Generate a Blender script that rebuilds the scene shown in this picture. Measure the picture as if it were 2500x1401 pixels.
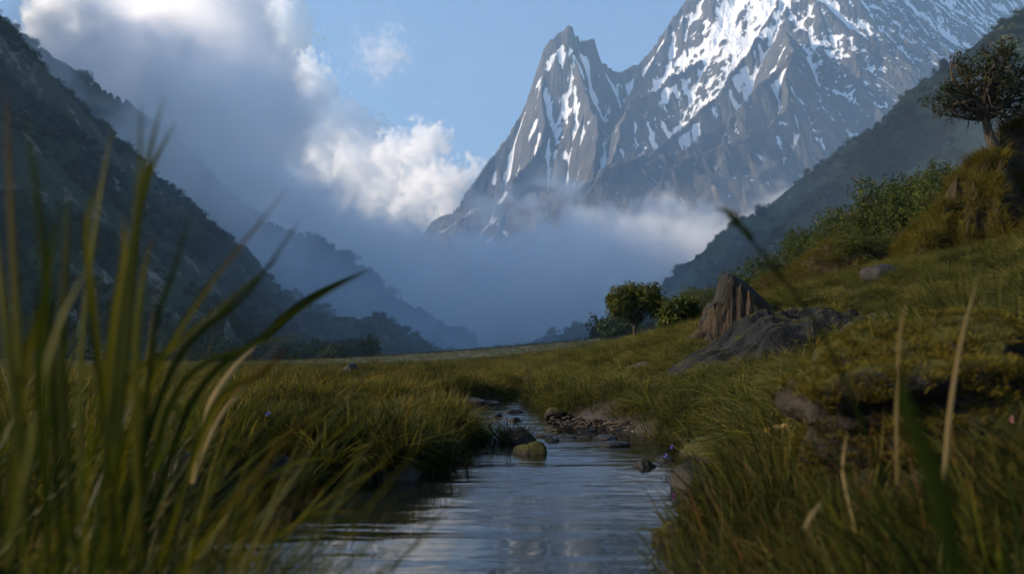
import bpy, math
import numpy as np
from mathutils import Vector
R = math.radians
SC = bpy.context.scene
for o in list(bpy.data.objects):
    bpy.data.objects.remove(o)

# ---------------------------------------------------------------- camera
HGT = 0.70
F = 2083.3                      # focal length in pixels of the 2500 px wide photograph
HOR = 868.0                     # horizon row
PITCH = math.atan((HOR - 700.5) / F)
CP, SP = math.cos(PITCH), math.sin(PITCH)
cam = bpy.data.cameras.new('camera')
cam_ob = bpy.data.objects.new('camera', cam)
SC.collection.objects.link(cam_ob)
cam.sensor_width = 36.0
cam.lens = 30.0
cam.clip_start = 0.05
cam.clip_end = 30000.0
cam_ob.location = (0, 0, HGT)
cam_ob.rotation_euler = (R(90) + PITCH, 0, 0)
cam.dof.use_dof = True
cam.dof.focus_distance = 13.0
cam.dof.aperture_fstop = 2.4
cam.dof.aperture_blades = 0
SC.camera = cam_ob

# ---------------------------------------------------------------- sky, sun, exposure
SUN_EL, SUN_AZ = R(26), R(-94)          # azimuth measured from the view direction (+Y), negative = left
sun_dir = Vector((math.sin(SUN_AZ) * math.cos(SUN_EL), math.cos(SUN_AZ) * math.cos(SUN_EL), math.sin(SUN_EL)))
world = bpy.data.worlds.new('World')
SC.world = world
world.use_nodes = True
wn = world.node_tree
wn.nodes.clear()
sky = wn.nodes.new('ShaderNodeTexSky')
sky.sky_type = 'NISHITA'
sky.sun_disc = False
sky.sun_elevation = SUN_EL
sky.sun_rotation = SUN_AZ
sky.altitude = 300
sky.air_density = 1.0
sky.dust_density = 0.6
sky.ozone_density = 2.0
bg = wn.nodes.new('ShaderNodeBackground')
bg.inputs['Strength'].default_value = 0.115
wo = wn.nodes.new('ShaderNodeOutputWorld')
wn.links.new(sky.outputs[0], bg.inputs[0])
wn.links.new(bg.outputs[0], wo.inputs[0])
sl = bpy.data.lights.new('sun', 'SUN')
sl.energy = 5.0
sl.angle = R(0.5)
sl.color = (1.0, 0.80, 0.57)
so = bpy.data.objects.new('sun', sl)
SC.collection.objects.link(so)
so.rotation_euler = sun_dir.to_track_quat('Z', 'Y').to_euler()
SC.view_settings.view_transform = 'Standard'
SC.view_settings.look = 'None'
SC.view_settings.exposure = 0.82
SC.view_settings.gamma = 1.0
SC.render.film_transparent = False
cy = SC.cycles
cy.max_bounces = 40
cy.diffuse_bounces = 2
cy.glossy_bounces = 3
cy.transmission_bounces = 3
cy.transparent_max_bounces = 8
cy.volume_bounces = 40
cy.volume_step_rate = 2.0
cy.volume_max_steps = 256
cy.use_denoising = True
cy.sample_clamp_indirect = 4.0
cy.use_adaptive_sampling = True
cy.adaptive_threshold = 0.03

# ---------------------------------------------------------------- helpers
def P(px, py, Y):
    """the point at depth Y seen at pixel (px, py) of the photograph"""
    dx, dz = (px - 1250.0) / F, (700.5 - py) / F
    fy, fz = CP - dz * SP, SP + dz * CP
    t = Y / fy
    return np.array((dx * t, Y, HGT + fz * t))

def tag(o, label=None, cat=None, group=None, kind=None):
    for k, v in (('label', label), ('category', cat), ('group', group), ('kind', kind)):
        if v: o[k] = v
    return o

def link(o, parent=None):
    SC.collection.objects.link(o)
    if parent is not None: o.parent = parent
    return o

def mesh_np(name, co, faces, mats=(), smooth=True, attrs=None):
    """mesh from an (n,3) array and an (m,3|4) face array"""
    me = bpy.data.meshes.new(name)
    co = np.asarray(co, np.float32); faces = np.asarray(faces, np.int32)
    k = faces.shape[1]
    me.vertices.add(len(co)); me.vertices.foreach_set('co', co.ravel())
    me.loops.add(faces.size); me.loops.foreach_set('vertex_index', faces.ravel())
    me.polygons.add(len(faces))
    me.polygons.foreach_set('loop_start', np.arange(0, faces.size, k, dtype=np.int32))
    me.polygons.foreach_set('loop_total', np.full(len(faces), k, np.int32))
    if smooth: me.polygons.foreach_set('use_smooth', np.ones(len(faces), bool))
    for n, (ty, dom, arr) in (attrs or {}).items():
        a = me.attributes.new(n, ty, dom)
        a.data.foreach_set({'FLOAT': 'value', 'FLOAT_COLOR': 'color', 'FLOAT_VECTOR': 'vector', 'INT': 'value'}[ty], np.asarray(arr).ravel())
    me.update(calc_edges=True)
    for m in mats: me.materials.append(m)
    return me

def grid_faces(nu, nv):
    i = np.arange(nv - 1)[:, None] * nu + np.arange(nu - 1)[None, :]
    return np.stack([i, i + 1, i + 1 + nu, i + nu], -1).reshape(-1, 4)

def _h(ix, iy, s):
    n = (ix.astype(np.int64) * 374761393 + iy.astype(np.int64) * 668265263 + s * 974711 + 12345) & 0xFFFFFFFF
    n = ((n ^ (n >> 13)) * 1274126177) & 0xFFFFFFFF
    n = ((n ^ (n >> 16)) * 2246822519) & 0xFFFFFFFF
    return ((n ^ (n >> 15)) & 0xFFFFFF) / 16777216.0

def perlin(x, y, s=0):
    ix, iy = np.floor(x), np.floor(y)
    fx, fy = x - ix, y - iy
    ux, uy = fx * fx * fx * (fx * (fx * 6 - 15) + 10), fy * fy * fy * (fy * (fy * 6 - 15) + 10)
    def g(a, b):
        t = _h(ix + a, iy + b, s) * 2 * np.pi
        return np.cos(t) * (fx - a) + np.sin(t) * (fy - b)
    a, b, c, d = g(0, 0), g(1, 0), g(0, 1), g(1, 1)
    return 1.5 * ((a + (b - a) * ux) * (1 - uy) + (c + (d - c) * ux) * uy)

def fbm(x, y, s=0, n=5, gain=0.5):
    v, a, f = 0.0, 1.0, 1.0
    for k in range(n):
        v = v + a * perlin(x * f + k * 17.3, y * f - k * 9.1, s + k)
        a *= gain; f *= 2.03
    return v

def ridged(x, y, s=0, n=5, gain=0.5):
    v, a, f = 0.0, 1.0, 1.0
    for k in range(n):
        v = v + a * (1 - 2 * np.abs(perlin(x * f + k * 11.7, y * f + k * 5.3, s + k)))
        a *= gain; f *= 2.03
    return v

def gully(x, y, dx, dy, s=0):
    """stripes that run along (dx, dy) rotated by 90 degrees, blended from cells; value and derivative"""
    ix, iy = np.floor(x), np.floor(y)
    fx, fy = x - ix, y - iy
    va = np.zeros_like(x); gx = np.zeros_like(x); gy = np.zeros_like(x); wt = np.zeros_like(x)
    for i in range(-1, 3):
        for j in range(-1, 3):
            hx, hy = _h(ix + i, iy + j, s) - .5, _h(ix + i, iy + j, s + 71) - .5
            ox, oy = fx - i - hx * .7, fy - j - hy * .7
            w = np.exp(-2 * (ox * ox + oy * oy))
            m = (ox * dx + oy * dy) * 2 * np.pi
            va += np.cos(m) * w; sn = -np.sin(m) * w
            gx += sn * dx; gy += sn * dy; wt += w
    return va / wt, gx / wt, gy / wt

def ridge_height(x, y, ridges):
    """highest of the cones dropped from ridge polylines; a ridge is (nodes, slope, sharpness)"""
    h = np.full(x.shape, -1e9)
    for nodes, k, p in ridges:
        for a, b in zip(nodes[:-1], nodes[1:]):
            ab = b[:2] - a[:2]; L2 = max(ab @ ab, 1e-6)
            t = np.clip(((x - a[0]) * ab[0] + (y - a[1]) * ab[1]) / L2, 0, 1)
            d = np.hypot(x - a[0] - t * ab[0], y - a[1] - t * ab[1])
            z = a[2] + t * (b[2] - a[2])
            s = 40.0
            hh = z - k * (d if p == 1 else s * ((d / s + 1) ** p - 1) / p * 1.0)
            h = np.maximum(h, hh)
    return h

def rl(*pts, k=1.1, p=1.0):
    return ([P(*q) for q in pts], k, p)

def wl(*pts, k=1.1, p=1.0):
    return ([np.array(q, float) for q in pts], k, p)

def trap(u0, u1, nu, y0, y1, ny):
    u = np.linspace(u0, u1, nu)[None, :].repeat(ny, 0)
    y = np.exp(np.linspace(math.log(y0), math.log(y1), ny))[:, None].repeat(nu, 1)
    return u, y, u * y

def grad_trap(h, u, y):
    hu = np.gradient(h, axis=1) / np.gradient(u, axis=1)
    hv = np.gradient(h, axis=0) / np.gradient(y, axis=0)
    hx = hu / y
    return hx, hv - u * hx

def erode(h, u, y, x, cell, amp, octaves=4, s=0, branch=0.6, gain=0.45, warp=None):
    gx, gy = grad_trap(h, u, y)
    sl = np.hypot(gx, gy)
    dx, dy = gy / (sl + .15), -gx / (sl + .15)          # along the contour line
    f, a, out = 1.0, 1.0, 0.0
    ax = np.zeros_like(h); ay = np.zeros_like(h)
    wx, wy = x, y
    fade = np.clip(sl / .5, 0, 1)
    for o in range(octaves):
        ddx, ddy = dx + ay * branch, dy - ax * branch
        v, vx, vy = gully(wx / cell * f, wy / cell * f, ddx, ddy, s + o)
        out = out + v * a; ax += vx * a * f * .5; ay += vy * a * f * .5
        a *= gain; f *= 2.0
    return h + out * amp * fade

# ---- node helpers
def new_mat(name):
    m = bpy.data.materials.new(name); m.use_nodes = True
    nt = m.node_tree; nt.nodes.clear()
    return m, nt, nt.nodes.new('ShaderNodeOutputMaterial')

def N(nt, typ, **kw):
    n = nt.nodes.new(typ)
    for k, v in kw.items():
        if k.startswith('i_'):
            key = k[2:]
            key = int(key) if key.isdigit() else key.replace('_', ' ')
            n.inputs[key].default_value = v
        else: setattr(n, k, v)
    return n

def mixc(nt, fac, a, b, blend='MIX'):
    n = nt.nodes.new('ShaderNodeMix'); n.data_type = 'RGBA'; n.blend_type = blend
    for idx, v in ((0, fac), (6, a), (7, b)):
        if hasattr(v, 'is_linked'): nt.links.new(v, n.inputs[idx])
        else: n.inputs[idx].default_value = v if idx == 0 else (*v, 1) if len(v) == 3 else v
    return n.outputs[2]

def math_(nt, op, a, b=None, c=None, clamp=False):
    n = nt.nodes.new('ShaderNodeMath'); n.operation = op; n.use_clamp = clamp
    for i, v in enumerate((a, b, c)):
        if v is None: continue
        if hasattr(v, 'is_linked'): nt.links.new(v, n.inputs[i])
        else: n.inputs[i].default_value = v
    return n.outputs[0]

def ramp(nt, fac, *stops):
    n = nt.nodes.new('ShaderNodeValToRGB')
    nt.links.new(fac, n.inputs[0])
    el = n.color_ramp.elements
    while len(el) < len(stops): el.new(0.5)
    for e, (p, c) in zip(el, stops):
        e.position = p; e.color = (*c, 1) if hasattr(c, '__len__') else (c, c, c, 1)
    return n.outputs[0]

def noise(nt, scale, detail=6, rough=.55, vec=None, dist=0.0, typ=None):
    n = nt.nodes.new('ShaderNodeTexNoise')
    n.inputs['Scale'].default_value = scale; n.inputs['Detail'].default_value = detail
    n.inputs['Roughness'].default_value = rough; n.inputs['Distortion'].default_value = dist
    if vec is not None: nt.links.new(vec, n.inputs['Vector'])
    return n.outputs['Fac']

def attr(nt, name):
    n = nt.nodes.new('ShaderNodeAttribute'); n.attribute_name = name
    return n

def objpos(nt, sc=(1, 1, 1)):
    g = nt.nodes.new('ShaderNodeTexCoord')
    m = nt.nodes.new('ShaderNodeMapping'); m.inputs['Scale'].default_value = sc
    nt.links.new(g.outputs['Object'], m.inputs['Vector'])
    return m.outputs[0]

def bsdf(nt, out, color, rough=.8, bump=None, bump_d=.1, bump_s=1.0, spec=.3, **kw):
    b = nt.nodes.new('ShaderNodeBsdfPrincipled')
    for key, v in (('Base Color', color), ('Roughness', rough), ('Specular IOR Level', spec)):
        if hasattr(v, 'is_linked'): nt.links.new(v, b.inputs[key])
        else: b.inputs[key].default_value = (*v, 1) if key == 'Base Color' else v
    if bump is not None:
        bn = nt.nodes.new('ShaderNodeBump'); bn.inputs['Distance'].default_value = bump_d; bn.inputs['Strength'].default_value = bump_s
        nt.links.new(bump, bn.inputs['Height']); nt.links.new(bn.outputs[0], b.inputs['Normal'])
    nt.links.new(b.outputs[0], out.inputs['Surface'])
    return b

# ---------------------------------------------------------------- snow mountain
def mountain():
    RG = [
        # horn and its spurs
        rl((1390, 62, 3700), (1362, 94, 3695), (1336, 122, 3690), (1318, 172, 3680), (1300, 235, 3660), (1268, 297, 3640), (1215, 365, 3600), (1150, 455, 3550), (1090, 540, 3500), k=3.50, p=.8),
        rl((1390, 62, 3700), (1404, 90, 3715), (1424, 104, 3725), (1450, 96, 3740), (1464, 138, 3760), (1484, 166, 3775), (1512, 184, 3800), k=3.85, p=.8),
        rl((1395, 85, 3700), (1405, 150, 3640), (1435, 250, 3500), (1470, 330, 3350), (1440, 400, 3250), k=2.80, p=.8),
        rl((1330, 165, 3680), (1330, 260, 3560), (1310, 360, 3450), (1250, 450, 3350), k=2.80, p=.8),
        # sky line of the massif
        rl((1512, 188, 3800), (1560, 155, 3820), (1600, 106, 3850), (1680, 14, 3900), (1760, -90, 3950), (1850, -180, 4000), (1950, -230, 4000), (2150, -180, 4300), (2350, -120, 4600), (2600, -90, 4700), k=2.27, p=.8),
        # great lit ridge
        rl((1950, -230, 4000), (1925, -40, 3800), (1895, 15, 3650), (1840, 105, 3500), (1770, 205, 3350), (1700, 285, 3230), (1635, 345, 3120), (1560, 385, 3030), (1500, 430, 2930), k=2.36, p=.8),
        # snow bench left of it
        rl((1800, 60, 3760), (1740, 125, 3660), (1660, 185, 3560), (1590, 225, 3480), (1542, 245, 3430), (1520, 330, 3280), (1480, 410, 3160), (1400, 470, 3060), k=2.10, p=.8),
        rl((1640, 60, 3870), (1570, 190, 3700), (1500, 280, 3560), (1440, 330, 3480), k=2.27, p=.8),
        # lower peak in front
        rl((1930, 138, 3150), (1880, 195, 3080), (1800, 272, 2980), (1700, 345, 2880), (1600, 400, 2790), (1500, 452, 2700), (1420, 490, 2650), k=2.19, p=.8),
        rl((1930, 138, 3150), (1985, 195, 3130), (2035, 255, 3120), (2090, 330, 3150), k=2.27, p=.8),
        rl((1930, 138, 3150), (1915, 60, 3420), k=2.10, p=.8),
        rl((1930, 138, 3150), (1925, 230, 3000), (1890, 300, 2880), (1790, 350, 2700), k=1.93, p=.8),
        # rounded snowy knob
        rl((1988, 284, 2880), (1955, 330, 2830), (1930, 400, 2760), k=2.62, p=.8),
        rl((1988, 284, 2880), (2025, 330, 2860), (2040, 400, 2840), k=2.98, p=.8),
        # green foothills
        rl((1830, 352, 2640), (1780, 350, 2600), (1700, 368, 2560), (1640, 425, 2500), (1570, 510, 2430), (1540, 580, 2390), k=1.75, p=.8),
        rl((1830, 352, 2640), (1860, 430, 2560), (1840, 520, 2480), k=1.75, p=.8),
        rl((1560, 382, 2760), (1480, 425, 2680), (1430, 470, 2630), (1420, 540, 2590), k=1.93, p=.8),
        # far right buttresses
        rl((2350, -120, 4600), (2260, 40, 4350), (2210, 150, 4150), (2140, 280, 3950), (2080, 380, 3800), k=2.01, p=.8),
        rl((2150, -180, 4300), (2090, -20, 4100), (2075, 120, 3900), (2040, 230, 3700), k=2.19, p=.8),
        rl((2600, -90, 4700), (2420, 90, 4400), (2330, 220, 4200), (2250, 330, 4050), k=1.93, p=.8),
        # ice apron, lower left
        rl((1060, 540, 3420), (1140, 505, 3300), (1250, 503, 3200), (1225, 560, 3100), k=1.40, p=.8),
        rl((1250, 503, 3200), (1330, 470, 3150), (1420, 480, 3050), k=1.57, p=.8),
    ]
    u, y, x = trap(-.30, .72, 1060, 1700, 4750, 700)
    wx = 22 * fbm(x / 190, y / 190, 5, 3); wy = 22 * fbm(x / 190, y / 190, 9, 3)
    h = ridge_height(x + wx, y + wy, RG)
    h = h + 10 * fbm(x / 120, y / 120, 3, 3)
    h = np.maximum(h, 20 + 10 * fbm(x / 200, y / 200, 4, 3))
    h = erode(h, u, y, x, 170.0, 15.0, 5, 20, branch=.6, gain=.42)
    h = h + 2.0 * ridged(x / 34, y / 34, 40, 4)
    crag = np.clip((h - 500) / 500, 0, 1)
    h = h + crag * 5.0 * ridged(x / 22 + .4 * fbm(x / 40, y / 40, 2, 2), y / 22, 44, 4)
    bed = np.sin((.85 * h - .50 * x + 22 * fbm(x / 110, y / 110, 47, 4)) / 9.5) * np.clip(.5 + fbm(x / 170, y / 170, 48, 3), 0, 1)
    h = h + crag * 2.2 * bed
    gx, gy = grad_trap(h, u, y)
    nz = 1 / np.sqrt(1 + gx * gx + gy * gy)
    def along(*pts):
        nodes = [P(*q) for q in pts]; d = np.full(x.shape, 1e9)
        for a, b in zip(nodes[:-1], nodes[1:]):
            ab = b[:2] - a[:2]
            t = np.clip(((x - a[0]) * ab[0] + (y - a[1]) * ab[1]) / (ab @ ab), 0, 1)
            ox, oy = x - a[0] - t * ab[0], y - a[1] - t * ab[1]
            d = np.minimum(d, np.where(ab[0] * oy - ab[1] * ox < 0, np.hypot(ox, oy), 3 * np.hypot(ox, oy)))
        return d
    fields = 1.5 * np.exp(-(along((1950, -230, 4000), (1925, -40, 3800), (1895, 15, 3650), (1840, 105, 3500), (1770, 205, 3350), (1700, 285, 3230), (1635, 345, 3120)) / 90) ** 2)
    fields += 1.3 * np.exp(-(along((1800, 60, 3760), (1740, 125, 3660), (1660, 185, 3560), (1590, 225, 3480), (1542, 245, 3430)) / 55) ** 2)
    fields += .95 * np.exp(-(along((1930, 138, 3150), (1880, 195, 3080), (1800, 272, 2980), (1700, 345, 2880)) / 60) ** 2)
    fields += .30 * np.exp(-(np.hypot(x - P(1385, 150, 3680)[0], (y - 3680) * .6) / 130) ** 2)
    fields += .6 * np.exp(-(np.hypot(x - P(1985, 310, 2850)[0], y - 2850) / 80) ** 2)
    fields += .7 * np.exp(-(np.hypot(x - P(1190, 520, 3250)[0], y - 3250) / 130) ** 2) + .35 * np.exp(-(np.hypot(x - P(1440, 190, 3700)[0], y - 3700) / 110) ** 2)
    # large-scale hollow measure: snow gathers in hollows, ridges are blown bare
    def blur(a, r):
        for ax in (0, 1):
            c = np.cumsum(np.pad(a, [(r + 1, r) if i == ax else (0, 0) for i in (0, 1)], mode='edge'), axis=ax)
            n = 2 * r + 1
            a = (np.take(c, range(n, c.shape[ax]), ax) - np.take(c, range(0, c.shape[ax] - n), ax)) / n
        return a
    hol = blur(h, 6) - h
    snow = (nz - .50) * 2.2 + hol / 9 + .14 * bed + (h - 760) / 1000 + .38 * fbm(x / 150, y / 150, 60, 4) + fields + .30 * fbm(x / 420, y / 420, 61, 3) - .75 - .30 * np.clip((u - .36) / .10, 0, 1)  # snow thinned at the far right: the shaded flank is put into the colour
    co = np.stack([x, y, h], -1).reshape(-1, 3)
    m, nt, out = new_mat('snow_and_rock')
    sa = attr(nt, 'snow').outputs['Fac']
    pos = objpos(nt, (1, 1, .35))
    n1 = noise(nt, .035, 8, .62, pos); n2 = noise(nt, .17, 9, .75, objpos(nt, (1, 1, .25)))
    s = math_(nt, 'ADD', sa, math_(nt, 'MULTIPLY', math_(nt, 'SUBTRACT', n1, .5), .6))
    s = math_(nt, 'ADD', s, math_(nt, 'MULTIPLY', math_(nt, 'SUBTRACT', n2, .5), 2.0))
    sm = ramp(nt, math_(nt, 'ADD', math_(nt, 'MULTIPLY', s, .5), .5, clamp=True), (.50, 0), (.58, 1))
    rock = ramp(nt, noise(nt, .02, 9, .65, pos), (.3, (.035, .036, .042)), (.55, (.085, .078, .07)), (.75, (.19, .155, .12)))
    green = ramp(nt, n1, (.4, (.03, .045, .015)), (.7, (.07, .075, .03)))
    rock = mixc(nt, attr(nt, 'green').outputs['Fac'], rock, green)
    col = mixc(nt, sm, rock, (.86, .88, .92))
    bh = math_(nt, 'ADD', noise(nt, .06, 9, .68, pos), math_(nt, 'MULTIPLY', sm, .12))
    bsdf(nt, out, col, .75, bh, 14.0, .8, .25)
    gr = np.clip((430 - h) / 160 + .6 * fbm(x / 90, y / 90, 80, 4) - .2, 0, 1) * np.clip((nz - .45) * 5, 0, 1) * np.clip((2900 - y) / 200, 0, 1)
    me = mesh_np('mountain', co, grid_faces(1060, 700), [m], attrs={'snow': ('FLOAT', 'POINT', snow.ravel()), 'green': ('FLOAT', 'POINT', gr.ravel())})
    o = link(bpy.data.objects.new('mountain', me))
    tag(o, kind='structure')
mountain()

# ---------------------------------------------------------------- valley walls
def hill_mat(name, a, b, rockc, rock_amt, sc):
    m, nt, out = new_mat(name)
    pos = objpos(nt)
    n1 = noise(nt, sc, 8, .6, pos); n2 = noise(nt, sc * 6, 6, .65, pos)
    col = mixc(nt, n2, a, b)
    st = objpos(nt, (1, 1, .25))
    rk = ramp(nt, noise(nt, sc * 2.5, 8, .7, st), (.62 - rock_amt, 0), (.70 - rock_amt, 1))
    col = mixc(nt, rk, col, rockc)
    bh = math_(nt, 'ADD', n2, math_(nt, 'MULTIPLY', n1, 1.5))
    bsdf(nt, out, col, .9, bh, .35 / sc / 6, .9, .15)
    return m

HILLS = {}
def hill(name, RG, tr, cell, amp, mat, seed, warp=(8, 90), mid=3.0, extra=None):
    u, y, x = trap(*tr)
    wa, ws = warp
    h = ridge_height(x + wa * fbm(x / ws, y / ws, seed, 3), y + wa * fbm(x / ws, y / ws, seed + 5, 3), RG)
    h = h + mid * fbm(x / 30, y / 30, seed + 9, 3)
    h = erode(h, u, y, x, cell, amp, 4, seed + 20, gain=.5)
    if extra: h = extra(h, x, y)
    h = np.maximum(h, -1.5)
    me = mesh_np(name, np.stack([x, y, h], -1).reshape(-1, 3), grid_faces(tr[2], tr[5]), [mat])
    o = link(bpy.data.objects.new(name, me)); tag(o, kind='structure')
    HILLS[name] = (u, y, x, h)
    return o

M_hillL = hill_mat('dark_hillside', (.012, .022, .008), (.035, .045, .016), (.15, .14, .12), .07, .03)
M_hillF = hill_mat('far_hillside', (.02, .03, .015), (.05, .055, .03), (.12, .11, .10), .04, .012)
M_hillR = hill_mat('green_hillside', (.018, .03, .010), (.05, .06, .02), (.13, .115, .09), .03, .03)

# left wall: a spur that comes down to the valley floor, and the high ground it hangs from (unseen, raised outside the frame to shade the valley)
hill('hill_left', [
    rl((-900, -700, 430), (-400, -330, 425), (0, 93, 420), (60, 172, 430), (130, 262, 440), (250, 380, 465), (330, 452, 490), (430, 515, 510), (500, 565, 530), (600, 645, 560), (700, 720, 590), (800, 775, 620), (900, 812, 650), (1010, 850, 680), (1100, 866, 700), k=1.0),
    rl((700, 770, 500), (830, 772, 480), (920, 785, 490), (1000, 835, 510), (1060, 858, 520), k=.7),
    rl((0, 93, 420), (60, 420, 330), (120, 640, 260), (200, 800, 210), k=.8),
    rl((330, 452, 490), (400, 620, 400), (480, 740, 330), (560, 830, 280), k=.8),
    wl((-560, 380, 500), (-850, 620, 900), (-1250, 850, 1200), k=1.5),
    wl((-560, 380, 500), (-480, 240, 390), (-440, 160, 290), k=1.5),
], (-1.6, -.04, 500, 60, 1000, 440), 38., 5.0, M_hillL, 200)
hill('hill_far', [
    rl((-500, -420, 1150), (-150, -60, 1120), (0, 38, 1100), (100, 108, 1100), (200, 178, 1110), (310, 250, 1130), (440, 380, 1160), (560, 490, 1190), (700, 580, 1220), (815, 596, 1230), (850, 640, 1230), (900, 700, 1240), (1000, 742, 1260), (1100, 800, 1290), (1160, 850, 1320), (1230, 866, 1340), k=.95),
    rl((815, 596, 1230), (880, 690, 1130), (960, 780, 1050), (1040, 840, 980), k=.9),
    rl((560, 490, 1190), (640, 640, 1090), (740, 750, 1000), k=.9),
    wl((-1250, 1000, 1100), (-1450, 1500, 1040), (-1600, 1700, 1010), k=1.7),  # unseen ridge added left of the frame, its height set to shade the lower mist
], (-.98, .02, 420, 850, 1700, 300), 70., 10.0, M_hillF, 300, warp=(14, 160), mid=4)
hill('hill_right', [
    rl((2900, -350, 760), (2600, -60, 700), (2490, 28, 660), (2410, 125, 635), (2300, 200, 610), (2205, 268, 590), (2150, 335, 580), (2060, 345, 565), (1990, 405, 560), (1930, 470, 555), (1890, 540, 555), (1800, 610, 560), (1720, 655, 570), (1640, 705, 590), (1540, 755, 620), (1430, 790, 660), (1320, 830, 720), (1220, 862, 760), k=.85),
    rl((2205, 268, 590), (2100, 390, 520), (2000, 500, 450), (1900, 600, 400), k=.75),
    rl((2490, 28, 660), (2400, 250, 520), (2330, 380, 430), (2200, 480, 340), (2050, 580, 280), k=.75),
    rl((1890, 540, 555), (1800, 680, 450), (1700, 760, 380), (1560, 820, 330), k=.75),
], (.0, .95, 480, 200, 1100, 380), 42., 5.0, M_hillR, 400)
hill('hill_valley_end', [
    rl((1000, 868, 1750), (1120, 835, 1650), (1250, 800, 1700), (1380, 770, 1750), (1500, 700, 1850), (1700, 600, 2000), (2000, 480, 2200), k=.7),
    rl((1000, 868, 1750), (900, 780, 1800), (760, 700, 1900), (600, 560, 2000), k=.8),
], (-.45, .5, 300, 1300, 2300, 120), 90., 10.0, M_hillF, 500, warp=(14, 160), mid=5)

# ---------------------------------------------------------------- air: haze, mist bank, clouds
def haze():
    lo, hi = (-1720, -60, -3.0), (3600, 4900, 2300)
    co = [(x, y, z) for z in (lo[2], hi[2]) for y in (lo[1], hi[1]) for x in (lo[0], hi[0])]
    fa = [(0, 2, 3, 1), (4, 5, 7, 6), (0, 1, 5, 4), (2, 6, 7, 3), (0, 4, 6, 2), (1, 3, 7, 5)]
    m, nt, out = new_mat('valley_air')
    v = N(nt, 'ShaderNodeVolumePrincipled')
    v.inputs['Color'].default_value = (.40, .66, 1.0, 1)
    v.inputs['Density'].default_value = 1.1e-4
    v.inputs['Anisotropy'].default_value = .2
    nt.links.new(v.outputs[0], out.inputs['Volume'])
    o = link(bpy.data.objects.new('haze', mesh_np('haze', co, fa, [m], smooth=False)))
    tag(o, kind='stuff')
haze()

def fft_noise(shape, beta, seed, lo=1.0):
    rng = np.random.default_rng(seed)
    f = np.fft.rfftn(rng.standard_normal(shape).astype(np.float32))
    k = np.sqrt(sum(a * a for a in np.meshgrid(np.fft.fftfreq(shape[0]) * max(shape), np.fft.fftfreq(shape[1]) * max(shape), np.fft.rfftfreq(shape[2]) * max(shape), indexing='ij')))
    f *= (k + lo) ** (-beta / 2)
    f[0, 0, 0] = 0
    n = np.fft.irfftn(f, s=shape).astype(np.float32)
    return n / n.std()

def volume_from(name, lo, hi, dens, mat):
    """an object that holds dens (nx, ny, nz) as a volume grid between lo and hi"""
    nx, ny, nz = dens.shape
    me = bpy.data.meshes.new(name)
    me.vertices.add(dens.size)
    me.attributes.new('d', 'FLOAT', 'POINT').data.foreach_set('value', dens.astype(np.float32).ravel())
    g = bpy.data.node_groups.new(name, 'GeometryNodeTree')
    g.interface.new_socket('Geometry', in_out='INPUT', socket_type='NodeSocketGeometry')
    g.interface.new_socket('Geometry', in_out='OUTPUT', socket_type='NodeSocketGeometry')
    gi, go = g.nodes.new('NodeGroupInput'), g.nodes.new('NodeGroupOutput')
    vc = g.nodes.new('GeometryNodeVolumeCube')
    vc.inputs['Min'].default_value = lo; vc.inputs['Max'].default_value = hi
    for ax, n in zip('XYZ', (nx, ny, nz)): vc.inputs['Resolution ' + ax].default_value = n
    pos = g.nodes.new('GeometryNodeInputPosition')
    mr = g.nodes.new('ShaderNodeMapRange'); mr.data_type = 'FLOAT_VECTOR'; mr.clamp = True
    g.links.new(pos.outputs[0], mr.inputs['Vector'])
    ids = {s.identifier: s for s in mr.inputs}
    ids['From_Min_FLOAT3'].default_value = lo; ids['From_Max_FLOAT3'].default_value = hi
    ids['To_Min_FLOAT3'].default_value = (0, 0, 0); ids['To_Max_FLOAT3'].default_value = (nx - 1, ny - 1, nz - 1)
    sp = g.nodes.new('ShaderNodeSeparateXYZ')
    g.links.new([s for s in mr.outputs if s.identifier == 'Vector'][0], sp.inputs[0])
    def mm(op, a, b=None):
        n = g.nodes.new('ShaderNodeMath'); n.operation = op
        for i, v in enumerate((a, b)):
            if v is None: continue
            if hasattr(v, 'is_linked'): g.links.new(v, n.inputs[i])
            else: n.inputs[i].default_value = v
        return n.outputs[0]
    r = [mm('ROUND', sp.outputs[i]) for i in range(3)]
    # exact up to 2^24 in float: keep the grid below 16 M voxels
    idx = mm('ADD', mm('MULTIPLY', mm('ADD', mm('MULTIPLY', r[0], ny), r[1]), nz), r[2])
    na = g.nodes.new('GeometryNodeInputNamedAttribute'); na.data_type = 'FLOAT'; na.inputs['Name'].default_value = 'd'
    si = g.nodes.new('GeometryNodeSampleIndex'); si.data_type = 'FLOAT'; si.domain = 'POINT'
    g.links.new(gi.outputs[0], si.inputs['Geometry'])
    g.links.new(na.outputs['Attribute'], si.inputs['Value'])
    g.links.new(idx, si.inputs['Index'])
    g.links.new(si.outputs[0], vc.inputs['Density'])
    sm = g.nodes.new('GeometryNodeSetMaterial'); sm.inputs['Material'].default_value = mat
    g.links.new(vc.outputs[0], sm.inputs[0]); g.links.new(sm.outputs[0], go.inputs[0])
    me.materials.append(mat)
    o = link(bpy.data.objects.new(name, me))
    o.modifiers.new('volume', 'NODES').node_group = g
    return o

def cloud_mat(name, dens, color=(.995, .995, 1.0), aniso=.0):
    m, nt, out = new_mat(name)
    v = N(nt, 'ShaderNodeVolumePrincipled')
    v.inputs['Color'].default_value = (*color, 1)
    v.inputs['Density'].default_value = dens
    v.inputs['Anisotropy'].default_value = aniso
    nt.links.new(v.outputs[0], out.inputs['Volume'])
    return m

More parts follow.
